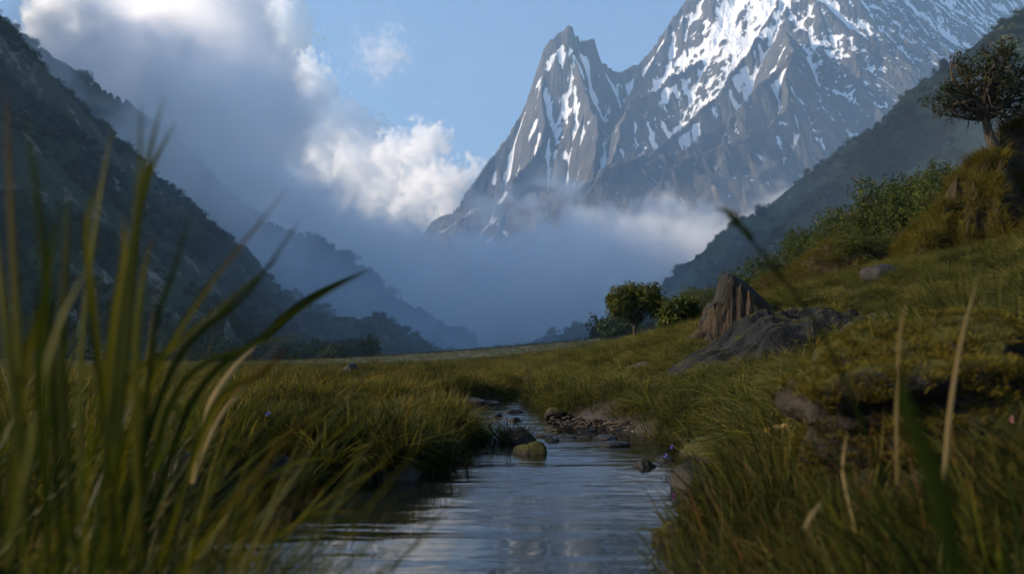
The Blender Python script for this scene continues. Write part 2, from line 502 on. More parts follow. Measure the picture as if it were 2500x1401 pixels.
def blob_field(lo, hi, n, blobs):
    ax = [np.linspace(lo[i], hi[i], n[i], dtype=np.float32) for i in range(3)]
    X, Y, Z = np.meshgrid(*ax, indexing='ij', sparse=True)
    Fd = np.full(n, -1e6, np.float32)
    for c, r, ry, rz in blobs:
        d = np.sqrt(((X - c[0]) / r) ** 2 + ((Y - c[1]) / ry) ** 2 + ((Z - c[2]) / rz) ** 2)
        np.maximum(Fd, (1 - d) * min(r, rz), out=Fd)
    return Fd, X, Y, Z          # roughly a distance in metres, positive inside

def pb(px, py, Y, r, ry=1.0, rz=1.0):
    """blob seen at pixel px,py with radius r (photo pixels) at depth Y"""
    w = r * Y / F
    return (P(px, py, Y), w, w * ry, w * rz)

def mist_bank():
    Y0 = 1750
    B = [pb(120, 330, 1900, 230, 1, .8), pb(500, 60, 1900, 190), pb(560, 190, 1850, 150), pb(430, 330, 1750, 330), pb(560, 400, 1750, 200),
         pb(640, 470, 1750, 170), pb(745, 530, 1750, 155), pb(900, 640, 1750, 160, 1, .8), pb(300, 260, 1700, 260), pb(1050, 700, 1750, 165, 1, .75), pb(1230, 670, 1750, 190, 1, .75),
         pb(1400, 660, 1750, 190, 1, .75), pb(1560, 640, 1750, 170, 1, .75), pb(1700, 620, 1700, 150, 1, .75), pb(1830, 580, 1650, 120, 1, .8), pb(1900, 500, 1650, 70),
         pb(230, 215, 780, 95, 1, .9), pb(340, 310, 800, 120), pb(450, 400, 800, 125), pb(560, 500, 820, 120), pb(640, 590, 860, 110, 1, .8), pb(740, 660, 900, 105, 1, .7), pb(860, 720, 950, 100, 1, .6), pb(120, 100, 780, 70, 1, .8), pb(1150, 610, 1800, 85), pb(1330, 610, 1800, 72), pb(1490, 600, 1850, 72), pb(1640, 580, 1800, 66), pb(1760, 560, 1750, 58), pb(1262, 462, 2080, 46, 1, .7), pb(1330, 447, 2080, 40, 1, .6), pb(1395, 478, 2060, 46, 1, .8), pb(1195, 500, 2060, 42, 1, .7), pb(1300, 505, 2100, 55), pb(1650, 520, 2060, 36), pb(1720, 528, 2040, 36), pb(1560, 540, 2060, 46), pb(1480, 540, 2060, 46), pb(1850, 455, 1700, 55, 1, 1.2),
         pb(700, 640, 1500, 170, .8, .6), pb(560, 560, 1450, 150, .8, .7), pb(1000, 760, 1600, 230, .8, .45), pb(1350, 740, 1600, 260, .8, .5), pb(1150, 800, 1650, 200, 1, .5), pb(1000, 800, 1700, 200, 1, .5), pb(1350, 800, 1700, 200, 1, .5), pb(1600, 720, 1700, 180, 1, .5)]
    lo, hi = (-1250., 620., 10.), (760., 2230., 980.)
    n = (216, 172, 104)
    Fd, X, Y, Z = blob_field(lo, hi, n, B)
    ns = fft_noise(n, 3.6, 7, 3.0)
    bil = np.abs(fft_noise(n, 3.4, 11, 6.0))
    lowz = np.clip(Z / 260, 0, 1)
    f = Fd + (26 * ns - 14 * (bil - .6)) * (.3 + .7 * lowz) + 14 * (1 - lowz)
    d = np.clip(f / 70, 0, 1) ** 1.3
    low = np.clip((Z - 15) / 220, 0, 1)                      # thins out towards the valley floor
    d = d * (.6 + .4 * low)
    veil = .09 * np.clip(1 - Z / 300, 0, 1) * np.clip((Y - 1150) / 400, 0, 1) * np.clip((2200 - Y) / 200, 0, 1) * np.clip((X + 1200) / 300, 0, 1) * np.clip((950 - X) / 400, 0, 1)
    d = np.maximum(d, veil * np.clip(1 + .25 * ns, .3, 1.7))
    o = volume_from('mist', lo, hi, d, cloud_mat('mist_vapour', .030))
    tag(o, kind='stuff')
mist_bank()
def valley_mist():
    lo, hi = (-620., 110., -2.), (640., 1180., 150.)
    n = (100, 86, 24)
    X, Y, Z = np.meshgrid(*[np.linspace(lo[i], hi[i], n[i], dtype=np.float32) for i in range(3)], indexing='ij', sparse=True)
    ns = fft_noise(n, 3.4, 51, 3.0)
    d = np.clip((Y - 210) / 260, 0, 1) * np.clip(1.1 - Z / 135, 0, 1) * np.clip((1180 - Y) / 120, 0, 1) * np.clip((X + 620) / 120, 0, 1) * np.clip((640 - X) / 200, 0, 1)
    d = d * np.clip(.75 + .45 * ns, .15, 1.8)
    tag(volume_from('mist', lo, hi, d, cloud_mat('thin_mist_vapour', .0024, (.66, .83, 1.0))), kind='stuff')
valley_mist()

def far_clouds():
    B = []
    for px, py, r, t in [(640, -20, 95, .12), (690, 60, 70, .22), (600, 70, 90, .0), (650, 185, 66, .12), (700, 245, 62, .30), (752, 215, 62, .46), (735, 315, 72, .40), (800, 330, 66, .56), (865, 335, 60, .72), (800, 405, 80, .48), (900, 395, 62, .80),
                         (985, 385, 62, .92), (1040, 360, 46, 1.02), (890, 455, 80, .66), (975, 450, 60, .84), (1040, 465, 58, .98), (1100, 465, 52, 1.12), (1130, 440, 34, 1.2), (1010, 520, 66, .9), (1090, 530, 66, 1.06), (930, 540, 50, .76),
                         (250, 70, 90, .3), (330, 95, 60, .6), (170, 40, 80, .1), (420, 80, 80, .8), (100, 90, 70, .0), (660, 545, 60, .5), (560, 250, 60, .1)]:
        B.append(pb(px, py, 6900 - 1400 * t, r))
    lo, hi = (-4000., 4960., 700.), (0., 7300., 3300.)
    n = (250, 138, 162)
    Fd, X, Y, Z = blob_field(lo, hi, n, B)
    f = Fd + 55 * fft_noise(n, 3.2, 21, 4.0) - 60 * (np.abs(fft_noise(n, 3.3, 23, 9.0)) - .6)
    d = np.clip(f / 48, 0, 1)
    tag(volume_from('clouds', lo, hi, d, cloud_mat('cloud_vapour', .030)), kind='stuff')
    Yc = 7600
    B = [pb(930, 130, Yc, 75, 1, .85), pb(885, 120, Yc, 45), pb(975, 150, Yc, 45), pb(920, 180, Yc, 40), pb(950, 85, Yc, 40)]
    lo, hi = (-1750., 7150., 2150.), (-650., 8050., 3400.)
    n = (110, 90, 120)
    Fd, X, Y, Z = blob_field(lo, hi, n, B)
    f = Fd - 60 + 85 * fft_noise(n, 3.3, 31, 3.0)
    tag(volume_from('fair_weather_cloud', lo, hi, np.clip(f / 320, 0, 1) ** 1.2, cloud_mat('thin_cloud_vapour', .007)), kind='stuff')
    B = [pb(1130, 165, Yc, 45, 1, .5), pb(1095, 195, Yc, 40, 1, .6), pb(1120, 235, Yc, 60, 1, .35), pb(1090, 245, Yc, 40, 1, .3)]
    lo, hi = (-850., 7300., 2200.), (-150., 7900., 2950.)
    n = (90, 76, 96)
    Fd, X, Y, Z = blob_field(lo, hi, n, B)
    f = Fd - 25 + 60 * fft_noise(n, 3.1, 41, 3.0)
    tag(volume_from('wisp_cloud', lo, hi, np.clip(f / 320, 0, 1) ** 1.3, cloud_mat('wisp_vapour', .0016)), kind='stuff')
far_clouds()
# ---------------------------------------------------------------- ground and stream
CTRL = [P(*q) for q in [
    (1670, 1062, 7.4), (1800, 1010, 8.5), (1950, 950, 9), (1450, 990, 12), (1600, 940, 14), (1750, 895, 14), (1900, 840, 15),
    (1740, 808, 19), (1900, 722, 20), (1700, 797, 24), (1550, 842, 32), (1400, 864, 45), (1250, 879, 70), (2100, 660, 24), (2250, 645, 24),
    (2500, 612, 18), (2700, 560, 17), (2500, 780, 8), (2300, 825, 8), (2100, 890, 7), (2000, 1030, 4.5), (2300, 1030, 3.5), (2500, 1030, 3),
    (1800, 1170, 4.3), (1740, 1280, 3.2), (2000, 1270, 2.4), (2300, 1330, 1.8), (2480, 1150, 2.2),
    (2500, 490, 62), (2200, 650, 62), (1900, 735, 70), (1700, 805, 80), (1500, 845, 100), (2000, 710, 120), (2500, 520, 150), (1800, 790, 200), (2200, 710, 200), (2800, 480, 60), (2800, 600, 12)]]
for q in CTRL:
    if q[1] > 5: q[2] = max(q[2] - .18, .02)
CTRL += [np.array(q, float) for q in [
    (-1.4, 2, .22), (-1.6, 5.6, .06), (-3, 8, .06), (-6, 12, .05), (-10, 20, .03), (-4, 15, .03), (-3, 3, .2), (-2.2, 1.2, .36), (-6, 4, .4), (-20, 30, -.1), (-45, 60, -.5), (-14, 50, -.25), (-30, 90, -.5), (-100, 150, .2), (0, 60, -.35),
    (0, 150, -.25), (0, 30, -.05), (-.9, .6, .2), (0, -5, .1), (3, -5, 1.0), (-5, -6, .5), (6, 0, 1.6), (2.2, .4, .6), (1.1, 1.2, .22), (-120, 60, .5), (-30, -20, 2), (30, -20, 6), (30, 10, 8), (0, 10, .02), (.3, 20, .0), (0, -40, .5)]]
CTRL = np.array(CTRL)

def _tps():
    XY = CTRL[:, :2] / 20.0
    n = len(XY)
    d = np.hypot(*(XY[:, None] - XY[None]).transpose(2, 0, 1))
    K = d                                                    # |r| kernel: tight, no overshoot
    A = np.zeros((n + 3, n + 3)); A[:n, :n] = K - np.eye(n) * .002
    A[:n, n] = 1; A[:n, n + 1:] = XY; A[n, :n] = 1; A[n + 1:, :n] = XY.T
    return np.linalg.solve(A, np.concatenate([CTRL[:, 2], np.zeros(3)]))
TW = _tps()
STREAM = np.array([(-.05, -8, .8), (-.05, 1.0, .80), (-.20, 2.7, .98), (-.33, 3.4, 1.10), (-.38, 3.85, 1.12), (.24, 4.35, .90), (.34, 4.9, .95), (.42, 5.5, .98), (.40, 6.3, .96), (.48, 7.2, .86), (.22, 8.3, .74), (-.1, 9.4, .80), (-.40, 10.6, .95), (-.35, 12, .78),
                   (.05, 13.6, .30), (.3, 17, .14), (.35, 21, .18), (.0, 27, .12), (-.6, 36, .1), (-1.5, 60, .1)])
def stream_d(x, y):
    """distance to the water's edge, negative over the channel"""
    best = np.full(np.shape(x), 1e9)
    for a, b in zip(STREAM[:-1], STREAM[1:]):
        ab = b[:2] - a[:2]
        t = np.clip(((x - a[0]) * ab[0] + (y - a[1]) * ab[1]) / (ab @ ab), 0, 1)
        best = np.minimum(best, np.hypot(x - a[0] - t * ab[0], y - a[1] - t * ab[1]) - (a[2] + t * (b[2] - a[2])))
    return best + .10 * fbm(x * 1.6, y * 1.6, 700, 3)

def dome(x, y):
    """1 on the crown of a turf dome, 0 and less in the gaps between domes"""
    wx, wy = x + .22 * perlin(x * 1.3, y * 1.3, 713), y + .22 * perlin(x * 1.3, y * 1.3, 714)
    best = np.full(np.shape(x), 9.0)
    for cell, off in ((1.05, 0), (.62, 40)):
        ix, iy = np.floor(wx / cell), np.floor(wy / cell)
        for i in (-1, 0, 1):
            for j in (-1, 0, 1):
                hx, hy = _h(ix + i, iy + j, 715 + off), _h(ix + i, iy + j, 716 + off)
                sz = .55 + .5 * _h(ix + i, iy + j, 717 + off)
                best = np.minimum(best, np.hypot(wx / cell - ix - i - hx, wy / cell - iy - j - hy) / sz + (.25 if off else 0))
    return 1 - np.clip(best, 0, 1.1) ** 2

def hummock(x, y):
    r = np.hypot(x, y)
    a = np.clip(r / 5, .25, 1.0) * np.clip(60 / (r + 1e-3), 0, 1)
    return a * (.36 * (dome(x, y) - .45) + .05 * fbm(x * 2.3, y * 2.3, 711, 3)) + .12 * np.clip((x + 1) / 6, 0, 1) * np.clip((r - 12) / 20, 0, 1) * fbm(x / 7, y / 7, 712, 3)

def gz(x, y):
    sh = np.shape(x); x = np.ravel(np.asarray(x, float)); y = np.ravel(np.asarray(y, float))
    r = np.hypot(x, y)
    s = np.minimum(1, 260 / np.maximum(r, 1e-6)); xs, ys = x * s, y * s
    z = TW[-3] + TW[-2] * xs / 20 + TW[-1] * ys / 20
    for (cx, cy_, _), w in zip(CTRL, TW): z = z + w * np.hypot(xs - cx, ys - cy_) / 20
    z = np.where(r > 260, z * np.exp(-(r - 260) / 400) + .4 * (1 - np.exp(-(r - 260) / 400)), z)
    d = stream_d(x, y)
    t = np.clip(d / .9, 0, 1); t = t * t * (3 - 2 * t)
    bank = .07 + .10 * np.clip(d / .22, 0, 1)
    z = bank + (np.where((x > -3.4) & (y < 24), np.maximum(z, .1), z) - bank) * t + hummock(x, y) * np.clip(d / .5, 0, 1)
    z = np.where((d > .15) & (x > -3.4) & (y < 24), np.maximum(z, .03), z)
    bed = np.where(y < 24, .07, z) - np.clip(-d / .22, 0, 1) * np.where(y < 24, .32, .05)
    z = z + np.where(d > 0, 1, 0) * np.clip(d / .8, 0, 1) * (.10 * fbm(x / 1.7, y / 1.7, 760, 3) + .06) * np.clip((-x - .6) / .8, 0, 1) * np.clip((28 - y) / 8, 0, 1) * np.clip((y - 3.5) / 2, 0, 1)
    z = z + 1.2 * np.exp(-((x + 4.7) / 1.35) ** 2 - ((y - .7) / 1.7) ** 2)  # unseen mound left of the frame, added to shade the near left grass
    return np.where(d < 0, bed, z).reshape(sh)

def ground():
    th = np.concatenate([np.linspace(-180, -42, 60, endpoint=False), np.linspace(-42, 42, 460, endpoint=False), np.linspace(42, 180, 61)])
    rr = np.exp(np.linspace(math.log(.08), math.log(9000), 680))
    T, RR = np.meshgrid(np.radians(th), rr)
    x, y = np.sin(T) * RR, np.cos(T) * RR
    z = gz(x, y)
    d = stream_d(x, y)
    m, nt, out = new_mat('soil_and_turf')
    pos = objpos(nt)
    n1 = noise(nt, 1.2, 8, .65, pos); n2 = noise(nt, .09, 6, .6, pos); n3 = noise(nt, 22, 5, .6, pos)
    soil = mixc(nt, n3, (.006, .005, .003), (.026, .02, .013))
    turf = mixc(nt, n1, (.012, .018, .004), (.034, .038, .009))
    turf = mixc(nt, ramp(nt, n2, (.4, 0), (.65, 1)), turf, (.032, .036, .009))
    col = mixc(nt, attr(nt, 'turf').outputs['Fac'], soil, turf)
    b = bsdf(nt, out, col, .8, math_(nt, 'ADD', n3, n1), .03, .7, .3)
    wet = attr(nt, 'wet').outputs['Fac']
    nt.links.new(math_(nt, 'SUBTRACT', .9, math_(nt, 'MULTIPLY', wet, .55)), b.inputs['Roughness'])
    turfv = np.clip((np.hypot(x, y) - 9) / 14, 0, 1) * np.clip((d - .1) / .5, 0, 1) * np.where(np.hypot(x, y) < 50, np.clip((dome(x, y) - .2) / .3, 0, 1), 1)
    wetv = np.clip(1 - d / .35, 0, 1)
    me = mesh_np('ground', np.stack([x, y, z], -1).reshape(-1, 3), grid_faces(len(th), len(rr))[:, ::-1], [m],
                 attrs={'turf': ('FLOAT', 'POINT', turfv.ravel()), 'wet': ('FLOAT', 'POINT', wetv.ravel())})
    tag(link(bpy.data.objects.new('ground', me)), kind='structure')
    m, nt, out = new_mat('stream_water')
    pos = objpos(nt, (.55, 2.2, 1))
    w1 = noise(nt, 1.3, 3, .5, pos, .6); w2 = noise(nt, 5.5, 3, .5, objpos(nt, (.45, 1.6, 1)), .8)
    hgt = math_(nt, 'ADD', w1, math_(nt, 'MULTIPLY', w2, .22))
    bsdf(nt, out, (.006, .008, .008), .03, hgt, .022, .6, .5)
    me = mesh_np('water', [(-3, -8, 0), (4, -8, 0), (4, 22, 0), (-3, 22, 0)], [(0, 1, 2, 3)], [m])
    tag(link(bpy.data.objects.new('water', me)), kind='structure')
ground()

# ---------------------------------------------------------------- foliage materials
def leaf_mat(name, stops, trans=.35, rough=.6, rnd=.5, spec=.06):
    """thin leaf: colour from the face-set attribute 'v' (0..1) and a little per object"""
    m, nt, out = new_mat(name)
    v = attr(nt, 'v').outputs['Fac']
    oi = nt.nodes.new('ShaderNodeObjectInfo')
    f = math_(nt, 'ADD', math_(nt, 'MULTIPLY', v, 1 - rnd), math_(nt, 'MULTIPLY', oi.outputs['Random'], rnd))
    ln = noise(nt, .9, 4, .6, oi.outputs['Location'])
    f = math_(nt, 'ADD', f, math_(nt, 'MULTIPLY', math_(nt, 'SUBTRACT', ln, .5), .9), clamp=True)
    col = ramp(nt, f, *stops)
    b = nt.nodes.new('ShaderNodeBsdfPrincipled')
    b.inputs['Roughness'].default_value = rough; b.inputs['Specular IOR Level'].default_value = spec
    nt.links.new(col, b.inputs['Base Color'])
    t = nt.nodes.new('ShaderNodeBsdfTranslucent')
    nt.links.new(mixc(nt, 1.0, col, (1.55, 1.4, .8), 'MULTIPLY'), t.inputs['Color'])
    mx = nt.nodes.new('ShaderNodeMixShader'); mx.inputs[0].default_value = trans
    nt.links.new(b.outputs[0], mx.inputs[1]); nt.links.new(t.outputs[0], mx.inputs[2])
    nt.links.new(mx.outputs[0], out.inputs['Surface'])
    return m

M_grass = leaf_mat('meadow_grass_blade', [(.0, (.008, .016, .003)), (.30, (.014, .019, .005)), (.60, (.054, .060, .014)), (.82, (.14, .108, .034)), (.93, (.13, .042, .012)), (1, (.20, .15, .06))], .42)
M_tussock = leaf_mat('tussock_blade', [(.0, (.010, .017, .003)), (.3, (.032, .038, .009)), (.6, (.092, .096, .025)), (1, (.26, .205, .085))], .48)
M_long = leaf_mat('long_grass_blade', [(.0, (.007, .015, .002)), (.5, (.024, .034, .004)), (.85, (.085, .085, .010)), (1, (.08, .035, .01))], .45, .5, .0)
M_straw = leaf_mat('dry_straw', [(0, (.15, .105, .04)), (1, (.34, .25, .12))], .3, .5, .2)
M_leafT = leaf_mat('tree_leaf', [(0, (.012, .024, .006)), (.5, (.030, .044, .010)), (1, (.09, .090, .016))], .3, .55, .15)
M_leafD = leaf_mat('dark_tree_leaf', [(0, (.009, .014, .005)), (.6, (.020, .025, .007)), (1, (.06, .046, .012))], .25, .5, .1)
M_leafF = leaf_mat('forest_leaf', [(0, (.008, .016, .006)), (.6, (.020, .031, .009)), (1, (.042, .052, .015))], .12, .6, .5)
M_moss = leaf_mat('moss_tuft', [(0, (.022, .024, .004)), (.5, (.07, .06, .009)), (1, (.14, .11, .018))], .3, .7, .4)

def bark(name, a, b, sc=14, st=(1, 1, .18), d=.03):
    m, nt, out = new_mat(name)
    p = objpos(nt, st)
    n1 = noise(nt, sc, 8, .65, p, .4); n2 = noise(nt, sc * .2, 5, .6, objpos(nt))
    col = mixc(nt, ramp(nt, n1, (.38, 0), (.66, 1)), a, b)
    col = mixc(nt, ramp(nt, n2, (.52, 0), (.7, .6)), col, (.045, .05, .015))
    bsdf(nt, out, col, .85, n1, d, 1.0, .3)
    return m
M_bark = bark('tree_bark', (.010, .008, .006), (.05, .037, .024))

def rock_mat(name, a, b, moss, sc=3.0, st=(1, 1, 1), d=.05, wet=.75):
    m, nt, out = new_mat(name)
    p = objpos(nt, st)
    n1 = noise(nt, sc, 9, .65, p, .3); n2 = noise(nt, sc * 9, 5, .6, p)
    col = mixc(nt, ramp(nt, n1, (.3, 0), (.7, 1)), a, b)
    g = nt.nodes.new('ShaderNodeNewGeometry'); s = nt.nodes.new('ShaderNodeSeparateXYZ'); nt.links.new(g.outputs['Normal'], s.inputs[0])
    f = math_(nt, 'ADD', math_(nt, 'MULTIPLY', s.outputs[2], .8), math_(nt, 'MULTIPLY', noise(nt, sc * 1.7, 7, .65, objpos(nt)), 1.2))
    mf = ramp(nt, math_(nt, 'MULTIPLY', f, .5), (.78 - .4 * moss, 0), (.86 - .4 * moss, 1))
    col = mixc(nt, mf, col, mixc(nt, n2, (.014, .018, .004), (.05, .048, .009)))
    bsdf(nt, out, col, wet, math_(nt, 'ADD', n1, math_(nt, 'MULTIPLY', n2, .25)), d, 1.0, .12)
    return m
M_rock = rock_mat('dark_rock', (.010, .010, .012), (.042, .041, .04), .12)
M_wet = rock_mat('wet_stone', (.005, .005, .006), (.02, .019, .018), .0, 5, wet=.35, d=.03)
M_slab = rock_mat('pale_slab', (.012, .012, .013), (.042, .04, .037), .05, 4, (1, 1, 3))
M_mossr = rock_mat('mossy_rock', (.008, .007, .006), (.03, .027, .023), .8, 5)
M_fold = rock_mat('folded_rock', (.004, .005, .0065), (.017, .019, .023), .48, 2.6, (1, 1, 1), .16, .85)
M_cliff = rock_mat('root_hung_cliff', (.007, .006, .005), (.05, .036, .020), .50, 1.4, (1.6, 1.6, .22), .22, .85)

# ---------------------------------------------------------------- blades
def blade_strips(base, az, length, width, bend, lean, nseg, rng, roll=None, v=None):
    """arrays describing n blades -> vertices, quads, colour values; each blade bends over in direction az"""
    n = len(az)
    t = np.linspace(0, 1, nseg + 1)
    ang = lean[:, None] + bend[:, None] * t[None, :]             # angle from vertical along the blade
    seg = length[:, None] / nseg
    dxy = np.concatenate([np.zeros((n, 1)), np.cumsum(np.sin((ang[:, :-1] + ang[:, 1:]) / 2) * seg, 1)], 1)
    dz = np.concatenate([np.zeros((n, 1)), np.cumsum(np.cos((ang[:, :-1] + ang[:, 1:]) / 2) * seg, 1)], 1)
    cx, sx = np.cos(az)[:, None], np.sin(az)[:, None]
    mid = np.stack([base[:, 0:1] + dxy * cx, base[:, 1:2] + dxy * sx, base[:, 2:3] + dz], -1)
    rl_ = (rng.uniform(-1.2, 1.2, n) if roll is None else roll)[:, None]
    w = width[:, None] * np.clip(np.minimum(.55 + 1.6 * t, 1.0) * (1 - t ** 2.2), .02, 1)[None, :] * .5
    side = np.stack([-sx * np.cos(rl_) + 0 * t, cx * np.cos(rl_) + 0 * t, np.sin(rl_) + 0 * t], -1)
    co = np.stack([mid - side * w[..., None], mid + side * w[..., None]], 2).reshape(-1, 3)
    i = (np.arange(n)[:, None] * (nseg + 1) + np.arange(nseg)[None, :]).reshape(-1, 1) * 2
    fa = np.concatenate([i, i + 1, i + 3, i + 2], 1)
    vv = rng.uniform(0, 1, n) if v is None else v
    vv = np.clip(np.repeat(vv[:, None], (nseg + 1) * 2, 1).reshape(n, nseg + 1, 2) + (t[None, :, None] - .66) * .75, 0, 1)  # colour lightens along the blade: sunlit tips over a dark foot, painted in
    return co, fa, vv.ravel()

def merge(parts):
    co, fa, vv, k = [], [], [], 0
    for c, f, v in parts:
        co.append(c); fa.append(f + k); vv.append(v); k += len(c)
    return np.concatenate(co), np.concatenate(fa), np.concatenate(vv)

def blade_mesh(name, parts, mat):
    c, f, v = merge(parts)
    return mesh_np(name, c, f, [mat], attrs={'v': ('FLOAT', 'POINT', v)})

def clump(name, n, rad, L, W, bend, lean, seed, mat, outward=.6, nseg=3):
    rng = np.random.default_rng(seed)
    r = rad * np.sqrt(rng.uniform(0, 1, n)); a = rng.uniform(0, 2 * np.pi, n)
    base = np.stack([r * np.cos(a), r * np.sin(a), np.full(n, -.02)], -1)
    az = a + rng.normal(0, 1.2 * (1 - outward) + .15, n)
    return blade_mesh(name, [blade_strips(base, az, L * rng.uniform(.55, 1.1, n), W * rng.uniform(.7, 1.2, n), bend * rng.uniform(.3, 1.3, n),
                                          lean * (r / rad) * rng.uniform(.5, 1.3, n), nseg, rng, v=np.clip(rng.beta(1.6, 2.4, n), 0, 1))], mat)

def instancer(name, pts, scl, rot, idx, meshes, mat, label=None):
    """one object that sets copies of a few source meshes on points"""
    col = bpy.data.collections.new(name + '_sources')
    for k, me in enumerate(meshes):
        o = bpy.data.objects.new('%s_source_%02d' % (name, k), me); col.objects.link(o)
    me = bpy.data.meshes.new(name)
    n = len(pts)
    me.vertices.add(n); me.vertices.foreach_set('co', np.asarray(pts, np.float32).ravel())
    me.attributes.new('s', 'FLOAT_VECTOR', 'POINT').data.foreach_set('vector', np.asarray(scl, np.float32).ravel())
    me.attributes.new('r', 'FLOAT_VECTOR', 'POINT').data.foreach_set('vector', np.asarray(rot, np.float32).ravel())
    me.attributes.new('k', 'INT', 'POINT').data.foreach_set('value', np.asarray(idx, np.int32))
    g = bpy.data.node_groups.new(name, 'GeometryNodeTree')
    g.interface.new_socket('Geometry', in_out='INPUT', socket_type='NodeSocketGeometry')
    g.interface.new_socket('Geometry', in_out='OUTPUT', socket_type='NodeSocketGeometry')
    gi, go = g.nodes.new('NodeGroupInput'), g.nodes.new('NodeGroupOutput')
    ip = g.nodes.new('GeometryNodeInstanceOnPoints')
    ci = g.nodes.new('GeometryNodeCollectionInfo'); ci.inputs['Collection'].default_value = col
    ci.inputs['Separate Children'].default_value = True; ci.inputs['Reset Children'].default_value = True
    def na(nm, ty):
        q = g.nodes.new('GeometryNodeInputNamedAttribute'); q.data_type = ty; q.inputs['Name'].default_value = nm
        return [s for s in q.outputs if s.enabled][0]
    g.links.new(gi.outputs[0], ip.inputs['Points']); g.links.new(ci.outputs[0], ip.inputs['Instance'])
    ip.inputs['Pick Instance'].default_value = True
    g.links.new(na('k', 'INT'), ip.inputs['Instance Index'])
    g.links.new(na('r', 'FLOAT_VECTOR'), ip.inputs['Rotation']); g.links.new(na('s', 'FLOAT_VECTOR'), ip.inputs['Scale'])
    g.links.new(ip.outputs[0], go.inputs[0])
    o = link(bpy.data.objects.new(name, me))
    o.modifiers.new('instances', 'NODES').node_group = g
    tag(o, kind='stuff')
    return o

def grad_at(x, y, e=.09):
    return (gz(x + e, y) - gz(x - e, y)) / (2 * e), (gz(x, y + e) - gz(x, y - e)) / (2 * e)

def tilt(gx, gy, k, spin):
    """euler that leans +Z towards the downhill side of a slope by the factor k, then spins"""
    # rotation order XYZ: spin about z first is not possible, so the lean is split on x and y
    return np.stack([np.arctan(gy * k), -np.arctan(gx * k), spin], -1)

